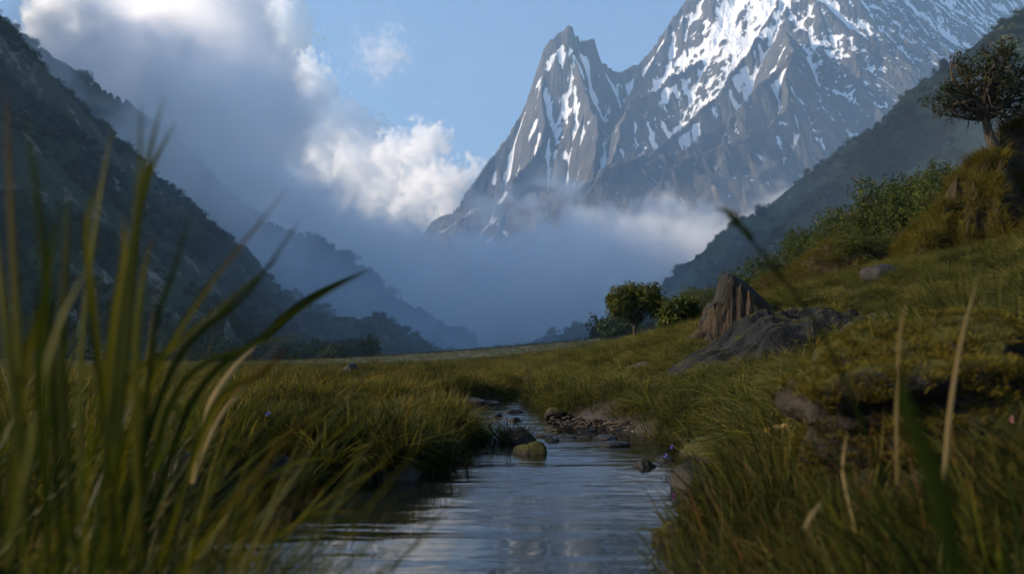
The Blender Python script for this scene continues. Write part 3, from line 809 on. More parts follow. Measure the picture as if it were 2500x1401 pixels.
BARE = []          # (x, y, radius): spots where rocks keep the grass off
def meadow():
    rng = np.random.default_rng(5)
    n = 150000
    r = 1.5 * np.exp(rng.uniform(0, math.log(110 / 1.5), n))
    a = np.radians(rng.uniform(-37, 37, n))
    x, y = r * np.sin(a), r * np.cos(a)
    d = stream_d(x, y)
    keep = (d > .03) & ((d > .15) | (rng.uniform(0, 1, n) < .6)) & (rng.uniform(0, 1, n) * 27000 / r ** 2 < np.maximum(np.where(x > .3, 150, 230), 9000 / r ** 2))
    # near the lens the left bank is filled by the tall clumps
    keep &= ~((r < 2.0) & (rng.uniform(0, 1, n) < .5))
    hm = fbm(x * .9, y * .9, 730, 3)
    keep &= (dome(x, y) > np.where(x > .3, .42, .22)) | (rng.uniform(0, 1, n) < .07) | (r > 45) | (d < .25)
    keep &= (hm > -.75) | (r > 30)
    for bx, by, br in BARE: keep &= np.hypot(x - bx, y - by) > br
    x, y, r, d, hm = x[keep], y[keep], r[keep], d[keep], hm[keep]
    z = gz(x, y); gx, gy = grad_at(x, y)
    big = np.clip(r / 14, 1, 3.4)
    s = rng.uniform(.75, 1.2, len(x)) * (1 + .25 * np.clip(hm, -1, 1))
    scl = np.stack([s * big, s * big, s * np.clip(big, 1, 1.25) * np.where(x < -.5, .72, np.where(x > .9, .55, .75))], -1)
    rot = tilt(gx, gy, .55, rng.uniform(0, 6.28, len(x)))
    fl = fbm(x * .7, y * .7, 740, 2)
    rot[:, 0] += rng.normal(0, .12, len(x)) + .25 * fl; rot[:, 1] += rng.normal(0, .12, len(x)) + .22
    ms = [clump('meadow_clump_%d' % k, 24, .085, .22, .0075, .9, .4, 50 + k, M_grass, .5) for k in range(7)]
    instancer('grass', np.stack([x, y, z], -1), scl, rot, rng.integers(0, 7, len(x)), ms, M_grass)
    n = 9000                                                      # grass that hangs over the water's edge
    y = rng.uniform(2.2, 16, n) ** 1.0; x = rng.uniform(-2.2, 2.2, n)
    d = stream_d(x, y); k = (d > -.10) & (d < .22) & ((x < .3) | (y < 7.6) | (y > 9.6)); x, y, d = x[k], y[k], d[k]
    s = rng.uniform(.8, 1.5, len(x)); spin = rng.uniform(0, 6.28, len(x)); e = .05
    ox, oy = (stream_d(x + e, y) - stream_d(x - e, y)) / (2 * e), (stream_d(x, y + e) - stream_d(x, y - e)) / (2 * e)
    rot = np.stack([.5 * oy + rng.normal(0, .2, len(x)), -.5 * ox + rng.normal(0, .2, len(x)), spin], -1)
    instancer('bank_grass', np.stack([x, y, np.maximum(gz(x, y), -.03) - .01], -1), np.stack([s, s, s * 1.1], -1), rot, rng.integers(0, 7, len(x)), ms, M_grass)
    n = 34000                                                     # the far meadow
    y = np.exp(rng.uniform(math.log(26), math.log(290), n)); x = rng.uniform(-.68, .24, n) * y
    k = (y > 70) | (x < -4); x, y = x[k], y[k]; n = len(x)
    s = rng.uniform(.8, 1.6, n) * np.clip(y / 30, 1, 3.2)
    instancer('far_grass', np.stack([x, y, gz(x, y) - .03], -1), np.stack([s, s, np.clip(s * .6, .7, 2)], -1), np.stack([0 * x, 0 * x, rng.uniform(0, 6.28, n)], -1), rng.integers(0, 7, n), ms, M_grass)
    # tussocks: dense domes of longer arching blades
    n = 26000
    r = 4.0 * np.exp(rng.uniform(0, math.log(110 / 4.0), n)); a = np.radians(rng.uniform(-37, 37, n))
    x, y = r * np.sin(a), r * np.cos(a)
    d = stream_d(x, y)
    keep = (d > .06) & ((x > -1.0) | (rng.uniform(0, 1, n) < .3)) & (dome(x, y) > .5) & (rng.uniform(0, 1, n) * 5400 / r ** 2 < np.maximum(9, 500 / r ** 2))
    for bx, by, br in BARE: keep &= np.hypot(x - bx, y - by) > br * .9
    x, y, r = x[keep], y[keep], r[keep]
    s = rng.uniform(.75, 1.5, len(x)) * np.clip(r / 22, 1, 2.2)
    ms = [clump('tussock_%d' % k, 170, .10, .36, .0065, 1.7, .85, 90 + k, M_tussock, .93, 4) for k in range(5)]
    gx, gy = grad_at(x, y)
    instancer('tussock_grass', np.stack([x, y, gz(x, y) - .02], -1), np.stack([s, s, np.minimum(s * .9, 1.2) * np.where(x < -.5, .62, .95)], -1), tilt(gx, gy, .45, rng.uniform(0, 6.28, len(x))), rng.integers(0, 5, len(x)), ms, M_grass)

# ---------------------------------------------------------------- rocks
def ico(sub):
    import bmesh
    bm = bmesh.new(); bmesh.ops.create_icosphere(bm, subdivisions=sub, radius=1.0)
    co = np.array([v.co[:] for v in bm.verts]); fa = np.array([[v.index for v in f.verts] for f in bm.faces]); bm.free()
    return co, fa
_ICO = {k: ico(k) for k in (3, 4, 5)}

def n3(p, sc, seed, oct=4):
    """cheap solid noise from three planar slices"""
    x, y, z = p[:, 0] * sc, p[:, 1] * sc, p[:, 2] * sc
    return (fbm(x + .7 * z, y - .4 * z, seed, oct) + fbm(y + .6 * x, z + .3 * x, seed + 31, oct) + fbm(z - .5 * y, x + .2 * y, seed + 57, oct)) / 1.9

def rock_mesh(name, size, seed, mat, sub=4, rough=.22, cuts=7, strata=0.0, flat=.0):
    co, fa = _ICO[sub]
    rng = np.random.default_rng(seed)
    p = co.copy()
    for _ in range(cuts):
        nv = rng.normal(0, 1, 3); nv /= np.linalg.norm(nv); off = rng.uniform(.62, .9)
        dd = p @ nv - off
        p -= np.clip(dd, 0, None)[:, None] * nv * .85
    p *= (1 + rough * n3(co, 1.3, seed, 5))[:, None]
    if strata:
        p[:, :2] *= (1 + strata * np.sin(p[:, 2:3] * 17 + 3 * n3(co, 1.1, seed + 4, 3)[:, None]))
    p[:, 2] = np.where(p[:, 2] < 0, p[:, 2] * .6, p[:, 2] * (1 - flat))
    return mesh_np(name, p * np.array(size), fa, [mat])

def rock(px, py, Y, w, h, seed, mat, label, group=None, depth=None, rot=0, sink=.25, sub=4, name='rock', cat='rock', z=None, tiltx=0, tilty=0, bare=True, **kw):
    """rock whose foot is at pixel px,py and depth Y; w, h in photo pixels"""
    p = P(px, py, Y); W, H = w * Y / F / 2, h * Y / F
    me = rock_mesh(name, (W, depth or W * .8, H / (1 - .0)), seed, mat, sub, **kw)
    o = link(bpy.data.objects.new(name, me))
    o.location = (p[0], Y, (float(gz(p[0], Y)) if z is None else z) - H * sink * .3)
    o.rotation_euler = (tiltx, tilty, rot)
    tag(o, label, cat, group)
    if bare: BARE.append((p[0], Y, W * .8))
    return o

W0 = 0.0
rock(1297, 1100, 6.2, 84, 32, 11, M_mossr, 'small rounded boulder with moss on top standing in the stream', 'stones in the stream', z=W0)
rock(1500, 1084, 6.75, 74, 19, 12, M_wet, 'flat dark stone lying alone in the open water', 'stones in the stream', z=W0, flat=.3, bare=False)
rock(1576, 1133, 5.5, 58, 20, 13, M_wet, 'low wet stone just above the water near the right bank', 'stones in the stream', z=W0, bare=False)
rock(1625, 1122, 5.8, 50, 15, 14, M_wet, 'smaller wet stone touching the right bank behind the low one', 'stones in the stream', z=W0, bare=False)
rock(1262, 1075, 7.0, 90, 46, 15, M_wet, 'dark boulder half hidden by the grass islet in the stream', 'stones in the stream', z=W0)
rock(1700, 1160, 4.7, 150, 62, 16, M_wet, 'broad dark wet rock at the foot of the right bank', None, z=.0)
rock(1790, 1100, 4.9, 260, 60, 17, M_mossr, 'long mossy rock ledge along the right bank above the dark wet rock', None, z=.13, rot=.2)
rock(1660, 1285, 3.3, 130, 55, 18, M_mossr, 'mossy stone at the water edge in the right foreground', None, z=.0)
rock(945, 1098, 5.9, 84, 44, 19, M_rock, 'rounded grey stone among purple flowers on the left bank', None, sub=4)
rock(920, 940, 14.2, 150, 40, 20, M_rock, 'dark layered rock lying in the left meadow', 'rocks of the left meadow', strata=.05, flat=.15)
rock(852, 938, 14.8, 60, 34, 21, M_rock, 'small upright dark rock left of the layered meadow rock', 'rocks of the left meadow', rot=.5)
rock(1035, 952, 15.5, 110, 22, 22, M_rock, 'low flat dark rock right of the layered meadow rock', 'rocks of the left meadow', flat=.3)
rock(1090, 992, 6.38, 80, 36, 23, M_wet, 'black blocky rock at the head of the upper pool', 'rocks round the upper pool', z=.02, strata=.06)
rock(1150, 990, 12.2, 90, 24, 24, M_rock, 'flat layered rock right of the black blocky rock', 'rocks round the upper pool', z=.03, flat=.3, strata=.08)
rock(1085, 935, 24, 130, 17, 25, M_slab, 'pale flat slab in the far meadow', 'pale slabs in the meadow', flat=.4)
rock(1105, 962, 17.5, 120, 14, 26, M_slab, 'pale low slab nearest the upper pool', 'pale slabs in the meadow', flat=.5)
rock(1275, 960, 16.6, 90, 22, 27, M_slab, 'pale broken slab beside the upper stream', 'pale slabs in the meadow', flat=.4, strata=.06)
rock(1340, 905, 36, 110, 12, 28, M_slab, 'thin pale slab at the foot of the far right slope', 'pale slabs in the meadow', flat=.4)
rock(1290, 935, 20, 30, 16, 29, M_rock, 'small round rock on the pale broken slab', None, z=.1)
rock(1400, 1000, 11.2, 54, 24, 30, M_rock, 'small dark rock in the tussocks of the right bank', 'rocks on the right bank', rot=.4)
rock(1355, 1018, 9.6, 60, 20, 31, M_mossr, 'mossy rock at the right edge of the upper pool', 'rocks on the right bank', z=.05)
rock(1560, 902, 17, 130, 46, 32, M_slab, 'grey slanting slab in the grass left of the folded outcrop', 'rocks on the right bank', flat=.2, tilty=-.45, strata=.05)
rock(1385, 915, 26, 70, 16, 33, M_slab, 'thin slanting slab low on the right slope', 'rocks on the right bank', tilty=-.3, flat=.3)
rock(1545, 862, 26, 90, 28, 34, M_mossr, 'mossy hump below the lone round tree', 'rocks on the right bank', flat=.2)
rock(430, 985, 3.2, 120, 90, 35, M_wet, 'smooth dark boulder behind the tall grass of the left bank', None, z=.22)
rock(660, 1085, 4.6, 150, 40, 36, M_rock, 'grey stone sunk in the grass behind the left tall clump', None)
rock(2150, 700, 19, 90, 40, 37, M_rock, 'small dark rock in the grass below the moss outcrop', 'rocks on the right bank', sub=3)
rock(2085, 800, 13, 90, 60, 38, M_rock, 'dark rock at the right end of the folded outcrop', 'rocks on the right bank')

_r = np.random.default_rng(222)
for i in range(16):
    pool = i < 9
    px_ = _r.uniform(1040, 1330) if pool else _r.uniform(1330, 1620); py_ = _r.uniform(982, 1024) if pool else _r.uniform(1042, 1072)
    Y_ = HGT / ((py_ - HOR) / F) * .985
    rock(px_, py_, Y_, _r.uniform(26, 62), _r.uniform(7, 13), 300 + i, M_wet, 'small dark wet stone lying at the rim of the upper pool' if pool else 'small dark wet stone lying along the edge of the mud spit',
         'stones round the upper pool' if pool else 'stones along the mud spit', z=.0, bare=False, sub=3, rot=_r.uniform(0, 3))

def folded_outcrop():
    """long low rock with folds that run down the slope"""
    nu, nv = 220, 130
    U, V = np.meshgrid(np.linspace(-1, 1, nu), np.linspace(-1, 1, nv))
    a = P(1560, 925, 13.6); b = P(2075, 775, 14.6)
    a[2] = gz(a[0], a[1]); b[2] = gz(b[0], b[1])
    ax = b - a; L = np.linalg.norm(ax[:2]); dx = ax[:2] / L; nrm = np.array((-dx[1], dx[0]))
    w = 1.25
    x = a[0] + ax[0] * (U + 1) / 2 + nrm[0] * V * w; y = a[1] + ax[1] * (U + 1) / 2 + nrm[1] * V * w
    prof = np.interp(U, [-1, -.75, -.35, -.05, .1, .45, .8, 1], [0, .12, .32, .74, .70, .62, .42, 0.]) * np.sqrt(np.clip(1 - V * V, 0, 1))
    s = (U * 1.9 + V * .9)                                    # folds run diagonally
    fold = ridged(s * 1.0 + .35 * fbm(U * 2, V * 2, 5, 3), (V - U * .25) * .8, 7, 4)
    st = perlin((U * 1.0 + V * 2.4) * 3.5 + .6 * perlin(U * 3, V * 3, 3), U * .8, 15)
    h = .64 * prof * (1 + .36 * fold) + .10 * st * np.clip(prof * 3, 0, 1) - .25 * (1 - np.clip(prof * 6, 0, 1))
    z = gz(x, y) + h
    me = mesh_np('folded_outcrop', np.stack([x, y, z], -1).reshape(-1, 3), grid_faces(nu, nv), [M_fold])
    o = link(bpy.data.objects.new('rock_outcrop', me))
    tag(o, 'long low blue-grey outcrop with folds running down the grassy right bank', 'outcrop')
    for t in np.linspace(.12, .95, 9):
        BARE.append((a[0] + ax[0] * t, a[1] + ax[1] * t, .85 if t > .35 else .4))
folded_outcrop()

def cliff(name, RG, tr, mat, label, amp, cell, seed):
    """steep heightfield outcrop that stands out of the ground"""
    u, y, x = trap(*tr)
    h = ridge_height(x + .5 * fbm(x / 3, y / 3, seed, 3), y + .5 * fbm(x / 3, y / 3, seed + 3, 3), RG)
    for _ in range(6): h = (h + np.roll(h, 1, 0) + np.roll(h, -1, 0) + np.roll(h, 1, 1) + np.roll(h, -1, 1)) / 5
    h = h + .22 * fbm(x / 2.2, y / 2.2, seed + 5, 4)
    h = erode(h, u, y, x, cell, amp, 4, seed + 7, branch=.5)
    h = np.maximum(h, gz(x, y) - .6)
    me = mesh_np(name, np.stack([x, y, h], -1).reshape(-1, 3), grid_faces(tr[2], tr[5]), [mat])
    o = link(bpy.data.objects.new(name, me)); tag(o, label, 'outcrop')
    HILLS[label] = (u, y, x, h)
    return o
CL1 = 'steep moss-hung outcrop with dark hollows below the twisted tree'
cliff('rock_outcrop', [rl((2205, 610, 29.5), (2245, 510, 29.5), (2290, 435, 29), (2345, 375, 29), (2430, 335, 29), (2500, 270, 29.5), (2700, 130, 32), k=2.1),
                       rl((2430, 335, 29), (2445, 440, 27), (2470, 560, 25.5), k=2.6), rl((2310, 430, 29), (2300, 520, 27.2), (2260, 600, 26.2), k=2.0), rl((2380, 360, 29), (2385, 470, 27), (2360, 600, 26), k=2.4),
                       rl((2600, 330, 26), (2560, 480, 24), (2500, 560, 23.5), k=3)],
      (.34, .78, 300, 20, 46, 220), M_cliff, CL1, .16, 1.9, 810)
CL2 = 'small tan outcrop with vertical furrows under the dense bush'
cliff('rock_outcrop', [rl((2050, 640, 27), (2095, 594, 26.5), (2160, 600, 26.5), (2230, 625, 26.5), k=4.5)], (.36, .50, 110, 24.5, 30, 70), M_cliff, CL2, .12, .9, 830)
CL3 = 'grassy hummock with a bare furrowed face behind the tree stump'
cliff('rock_outcrop', [rl((1850, 690, 40), (1890, 650, 40), (1960, 625, 39), (2010, 590, 38), (2070, 570, 38), k=1.3)], (.26, .44, 130, 34, 50, 80), M_cliff, CL3, .15, 1.4, 850)
# ---------------------------------------------------------------- trees
def tube(pts, rad, nseg=7):
    pts = np.asarray(pts, float); rad = np.asarray(rad, float)
    t = np.gradient(pts, axis=0); t /= np.linalg.norm(t, axis=1)[:, None] + 1e-9
    ref = np.where(np.abs(t[:, 2:3]) > .9, [[1., 0, 0]], [[0, 0, 1.]])
    a = np.cross(t, ref); a /= np.linalg.norm(a, axis=1)[:, None] + 1e-9
    b = np.cross(t, a)
    th = np.linspace(0, 2 * np.pi, nseg, endpoint=False)
    co = pts[:, None] + rad[:, None, None] * (np.cos(th)[None, :, None] * a[:, None] + np.sin(th)[None, :, None] * b[:, None])
    n = len(pts)
    i = np.arange(n - 1)[:, None] * nseg; j = np.arange(nseg)[None, :]; k = (j + 1) % nseg
    fa = np.stack([i + j, i + k, i + nseg + k, i + nseg + j], -1).reshape(-1, 4)
    return co.reshape(-1, 3), fa

def tubes_mesh(name, tubes, mat):
    co, fa, k = [], [], 0
    for c, f in tubes: co.append(c); fa.append(f + k); k += len(c)
    return mesh_np(name, np.concatenate(co), np.concatenate(fa), [mat])

def wander(a, b, rng, n=7, amp=.12, sag=0.0):
    a, b = np.array(a, float), np.array(b, float)
    t = np.linspace(0, 1, n)[:, None]
    L = np.linalg.norm(b - a)
    off = np.cumsum(rng.normal(0, 1, (n, 3)), 0); off -= t * off[-1]; off -= off[0] * (1 - t)
    p = a + (b - a) * t + off * amp * L / math.sqrt(n)
    p[:, 2] += sag * L * np.sin(np.pi * t[:, 0])
    return p

def leaves(centres, radii, n, size, rng, hollow=.55, up=.5, squash=.8, ragged=.25, per=5):
    """leaf sprays through the outer part of blobs: twig points, several leaves on each"""
    centres = np.asarray(centres, float); radii = np.asarray(radii, float)
    m = max(1, n // per)
    k = rng.choice(len(centres), m, p=radii ** 2 / (radii ** 2).sum())
    dv = rng.normal(0, 1, (m, 3)); dv /= np.linalg.norm(dv, axis=1)[:, None]
    f = hollow + (1 - hollow) * rng.uniform(0, 1, m) ** .6
    f = f * (1 + ragged * n3(dv * 2.2 + k[:, None] * 3.7, 1.0, 77, 3))
    tw = centres[k] + dv * (radii[k] * f)[:, None] * np.array((1, 1, squash))
    gap = n3(tw / np.mean(radii), 2.0, 91, 3) > -.38           # holes where the background shows through
    tw, dv, k = tw[gap], dv[gap], k[gap]
    p = np.repeat(tw, per, 0) + rng.normal(0, size * .9, (len(tw) * per, 3))
    nv = np.repeat(dv, per, 0) * .6 + rng.normal(0, .7, p.shape); nv[:, 2] += up
    nv /= np.linalg.norm(nv, axis=1)[:, None]
    a = np.cross(nv, rng.normal(0, 1, p.shape)); a /= np.linalg.norm(a, axis=1)[:, None] + 1e-9
    b = np.cross(nv, a)
    s = (size * rng.uniform(.6, 1.3, len(p)))[:, None]
    co = np.stack([p - a * s, p - b * s * .5, p + a * s, p + b * s * .5], 1).reshape(-1, 3)
    fa = np.arange(len(co)).reshape(-1, 4)
    vv = np.repeat(np.clip(.45 + .3 * rng.normal(0, 1, len(tw)), 0, 1), per * 4)
    return co, fa, vv

def tree(name, base, lobes, trunk_top, trunk_r, nleaf, size, seed, mleaf, label, cat, group=None, limbs=9, squash=.8, mat=None, hollow=.5, sub=3, ragged=.25, lean=(0, 0)):
    """lobes: (x, y, z, r) relative to the base"""
    rng = np.random.default_rng(seed)
    root = link(bpy.data.objects.new(name, None)); root.location = base; root.empty_display_size = .2
    tag(root, label, cat, group)
    top = np.array(trunk_top, float)
    tp = wander((0, 0, -.25), top, rng, 8, .07)
    tr = np.linspace(trunk_r * 1.25, trunk_r * .72, 8); tr[0] *= 1.35
    T = [tube(tp, tr, 9)]
    L = np.array(lobes, float)
    for c in L:
        for q in range(sub):
            e = c[:3] + rng.normal(0, .45, 3) * c[3] * np.array((1, 1, .6))
            st = tp[-1 - rng.integers(0, 2)]
            lp = wander(st, e, rng, 9, .16, .05)
            T.append(tube(lp, np.linspace(trunk_r * .55, trunk_r * .12, 9), 6))
            for _ in range(limbs // 3):
                i = rng.integers(3, 8)
                e2 = lp[i] + rng.normal(0, .55, 3) * c[3]
                T.append(tube(wander(lp[i], e2, rng, 6, .2), np.linspace(trunk_r * .2, trunk_r * .04, 6), 5))
    link(bpy.data.objects.new('trunk', tubes_mesh('trunk', T, mat or M_bark)), root)
    c, f, v = leaves(L[:, :3], L[:, 3], nleaf, size, rng, hollow, .5, squash, ragged)
    link(bpy.data.objects.new('crown', mesh_np('crown', c, f, [mleaf], smooth=False, attrs={'v': ('FLOAT', 'POINT', v)})), root)
    return root

def on_ground(px, py, Y, dz=0):
    p = P(px, py, Y); return (p[0], Y, float(gz(p[0], Y)) + dz)

def px_tree(name, px, py, Y, lobes_px, trunk_px, *a, z=None, **kw):
    """lobes given in photo pixels (x, y, r, depth offset in radii)"""
    p = P(px, py, Y); k = Y / F
    base = (p[0], Y, p[2] if z is None else z)
    L = [((lx - px) * k, o * r * k, (py - ly) * k, r * k) for lx, ly, r, o in lobes_px]
    return tree(name, base, L, ((trunk_px[0] - px) * k, 0, (py - trunk_px[1]) * k), *a, **kw)

def hill_z(key, x, y):
    """height of a stored hill sheet below a point (nearest vertex)"""
    u, Y, X, h = HILLS[key]
    iy = np.clip(np.rint((np.log(y) - math.log(Y[0, 0])) / (math.log(Y[-1, 0]) - math.log(Y[0, 0])) * (Y.shape[0] - 1)), 0, Y.shape[0] - 1).astype(int)
    iu = np.clip(np.rint((np.asarray(x) / y - u[0, 0]) / (u[0, -1] - u[0, 0]) * (u.shape[1] - 1)), 0, u.shape[1] - 1).astype(int)
    return h[iy, iu]

def crest(px, y0, y1):
    """depth at which the ground along this column stands highest in view"""
    Y = np.linspace(y0, y1, 160); x = (px - 1250.0) / F * Y * CP
    e = (gz(x, Y) - HGT) / Y
    return float(Y[int(np.argmax(e))])
YT = crest(1550, 14, 45); YS = crest(1660, 16, 45)
# the lone round tree on the right bank: two crowns on a forked stem
px_tree('round_tree', 1550, 836, YT, [(1520, 726, 38, 0), (1545, 713, 32, .4), (1585, 723, 40, -.2), (1605, 743, 28, .2), (1510, 750, 30, -.3), (1560, 740, 34, .5), (1540, 763, 22, 0), (1600, 760, 20, -.4), (1500, 733, 22, .4)],
        (1552, 786), .0022 * YT, 13000, .0016 * YT, 3, M_leafT, 'lone round-crowned tree with a forked stem on the crest of the grassy bank', 'tree', squash=.85, ragged=.18, hollow=.3)
px_tree('leafy_shrub', 1660, 815, YS + 1.5, [(1650, 760, 34, 0), (1680, 750, 26, .3), (1640, 790, 28, -.3), (1675, 790, 28, .2), (1625, 800, 18, 0), (1700, 770, 20, .3)],
        (1660, 795), .0018 * YT, 9000, .0016 * YT, 5, M_leafT, 'leafy shrub squeezed between the lone round tree and the tree stump', 'shrub', squash=.9, hollow=.3)
# the twisted tree on the outcrop
px_tree('twisted_tree', 2425, 345, 29, [(2290, 235, 39, 0), (2325, 262, 39, .4), (2350, 190, 46, -.3), (2340, 225, 41, .3), (2400, 150, 51, .2), (2440, 130, 46, -.2), (2460, 190, 55, .3), (2420, 215, 51, -.5), (2490, 150, 53, .2), (2500, 230, 51, .2),
                                       (2385, 265, 34, .4), (2455, 265, 44, .5), (2470, 100, 30, 0), (2540, 190, 57, 0), (2315, 215, 28, -.4), (2345, 130, 18, 0)],
        (2405, 275), .15, 11000, .045, 8, M_leafD, 'dark twisted tree leaning over the top of the moss outcrop', 'tree', squash=.75, ragged=.5, hollow=.35, limbs=12)
# bushes of the ridge behind the bank
BUSH = [(2215, 470, 44, 70, 58, 'tall dark bush at the upper end of the ridge beside the outcrop'), (2140, 480, 46, 62, 60, 'spreading bush on the ridge, highest left of the outcrop'),
        (2255, 560, 36, 74, 66, 'bright green bush hugging the left flank of the moss outcrop'), (2170, 640, 30, 100, 92, 'dense dark green bush standing on the tan furrowed outcrop'),
        (2070, 540, 50, 58, 60, 'bush with a bare stem on the middle of the ridge'), (2120, 570, 44, 60, 56, 'rounded bush in the gap between the ridge and the dense dark one'),
        (2000, 580, 56, 52, 56, 'narrow bluish bush on the lower ridge'), (1950, 590, 62, 40, 44, 'small pointed bush on the lower ridge left of the bluish one'),
        (2050, 610, 46, 50, 44, 'low bush beside the grassy hummock'), (1990, 640, 50, 44, 38, 'low olive bush at the back of the grassy hummock'),
        (1900, 650, 66, 40, 36, 'rounded bush above the right shoulder of the tree stump'), (1835, 672, 60, 34, 26, 'small leafy bush peeping over the sloping back of the stump'),
        (1780, 690, 85, 40, 36, 'hazy bush on the slope straight behind the stump top'), (1715, 720, 95, 36, 32, 'hazy bush left of the stump top'),
        (1640, 740, 110, 34, 28, 'pale bush high behind the leafy shrub'), (2330, 420, 36, 46, 40, 'twiggy bush on the crest left of the twisted tree'), (2280, 440, 40, 46, 46, 'dark bush on the crest above the bright green one')]
def bushes():
    protos = []
    for k in range(5):
        rng = np.random.default_rng(300 + k)
        L = [(rng.normal(0, .42), rng.normal(0, .42), rng.uniform(.45, 1.25), rng.uniform(.32, .55)) for _ in range(9)]
        protos.append((L, 300 + k))
    made = {}
    for i, (px, py, Y, w, h, lab) in enumerate(BUSH):
        k = i % 5
        p = P(px, py, Y); zg = max(float(gz(p[0], Y)), *(float(hill_z(c, np.array([p[0]]), np.array([Y]))[0]) if HILLS[c][1].min() < Y < HILLS[c][1].max() and HILLS[c][0].min() < p[0] / Y < HILLS[c][0].max() else -9 for c in (CL1, CL2, CL3)))
        z0 = min(zg, p[2]) if zg > -5 else p[2]
        hh = h * Y / F + (p[2] - z0)
        sz = hh / 1.6; sx = max(w * Y / F * 1.15, sz * .85)
        if k not in made:
            r = tree('ridge_bush', (0, 0, 0), protos[k][0], (0, 0, .45), .05, 16000, .026, protos[k][1], M_leafT, lab, 'bush', 'bushes along the ridge', hollow=.25, ragged=.4)
            made[k] = r
        else:
            r = made[k].copy(); link(r)
            for ch in made[k].children: link(ch.copy(), r)
            r['label'] = lab
        r.location = (p[0], Y, z0 - .1); r.scale = (sx, sx * .9, sz); r.rotation_euler = (0, 0, i * 1.3)
bushes()

# woods on the valley walls: read as one mass
def forest_sources():
    ms = []
    for k in range(5):
        rng = np.random.default_rng(500 + k)
        L = np.array([(rng.normal(0, .4), rng.normal(0, .4), rng.uniform(.3, 1.2), rng.uniform(.35, .6)) for _ in range(7)])
        c, f, v = leaves(L[:, :3], L[:, 3], 520, .13, rng, .6, .6, .85, .3, 3)
        ms.append(mesh_np('forest_crown_%d' % k, c, f, [M_leafF], smooth=False, attrs={'v': ('FLOAT', 'POINT', v)}))
    return ms
FS = forest_sources()
def forest(key, n, size, seed, dens, ulim, ylim):
    rng = np.random.default_rng(seed)
    u = rng.uniform(ulim[0], ulim[1], n); y = np.exp(rng.uniform(math.log(ylim[0]), math.log(ylim[1]), n)); x = u * y
    z = hill_z(key, x, y)
    keep = (z > 1.5) & (fbm(x / 55, y / 55, seed, 4) + dens + rng.normal(0, .15, n) > 0)
    x, y, z = x[keep], y[keep], z[keep]
    s = size * rng.uniform(.5, 1.2, len(x)) * np.clip(y / 450, .7, 2.2)
    instancer('forest', np.stack([x, y, z - s * .15], -1), np.stack([s, s, s * rng.uniform(.8, 1.3, len(x))], -1), np.stack([0 * x, 0 * x, rng.uniform(0, 6.28, len(x))], -1), rng.integers(0, 5, len(x)), FS, M_leafF)
forest('hill_left', 26000, 2.6, 41, .10, (-.64, .0), (150, 760))
forest('hill_right', 22000, 2.4, 43, -.02, (-.02, .64), (205, 900))
forest('hill_far', 9000, 4.0, 47, -.25, (-.64, .0), (870, 1500))
forest('hill_valley_end', 5000, 4.0, 49, .3, (-.2, .25), (1350, 2200))
def thicket():
    """dark scrub that fills the foot of the valley sides, beyond the meadow"""
    rng = np.random.default_rng(61)
    n = 17000
    y = np.exp(rng.uniform(math.log(118), math.log(420), n)); u = rng.uniform(-.66, .40, n); x = u * y
    edge = np.where(x < 0, 8.0 - .20 * y, 16 + .05 * y) + 9 * fbm(y / 25, x * 0, 5, 3)
    keep = np.where(x < 0, x < edge, (x > edge) & (y > 120)) & (fbm(x / 22, y / 22, 64, 3) + np.clip((y - 300) / 120, -1.0, .5) > -.1)
    x, y = x[keep], y[keep]
    s = rng.uniform(.5, 1.9, len(x)) * np.clip(y / 120, .7, 2.2) * (1 + .5 * fbm(x / 14, y / 14, 66, 3))
    instancer('scrub', np.stack([x, y, gz(x, y) - .2], -1), np.stack([s, s, s], -1), np.stack([0 * x, 0 * x, rng.uniform(0, 6.28, len(x))], -1), rng.integers(0, 5, len(x)), FS, M_leafF)
thicket()

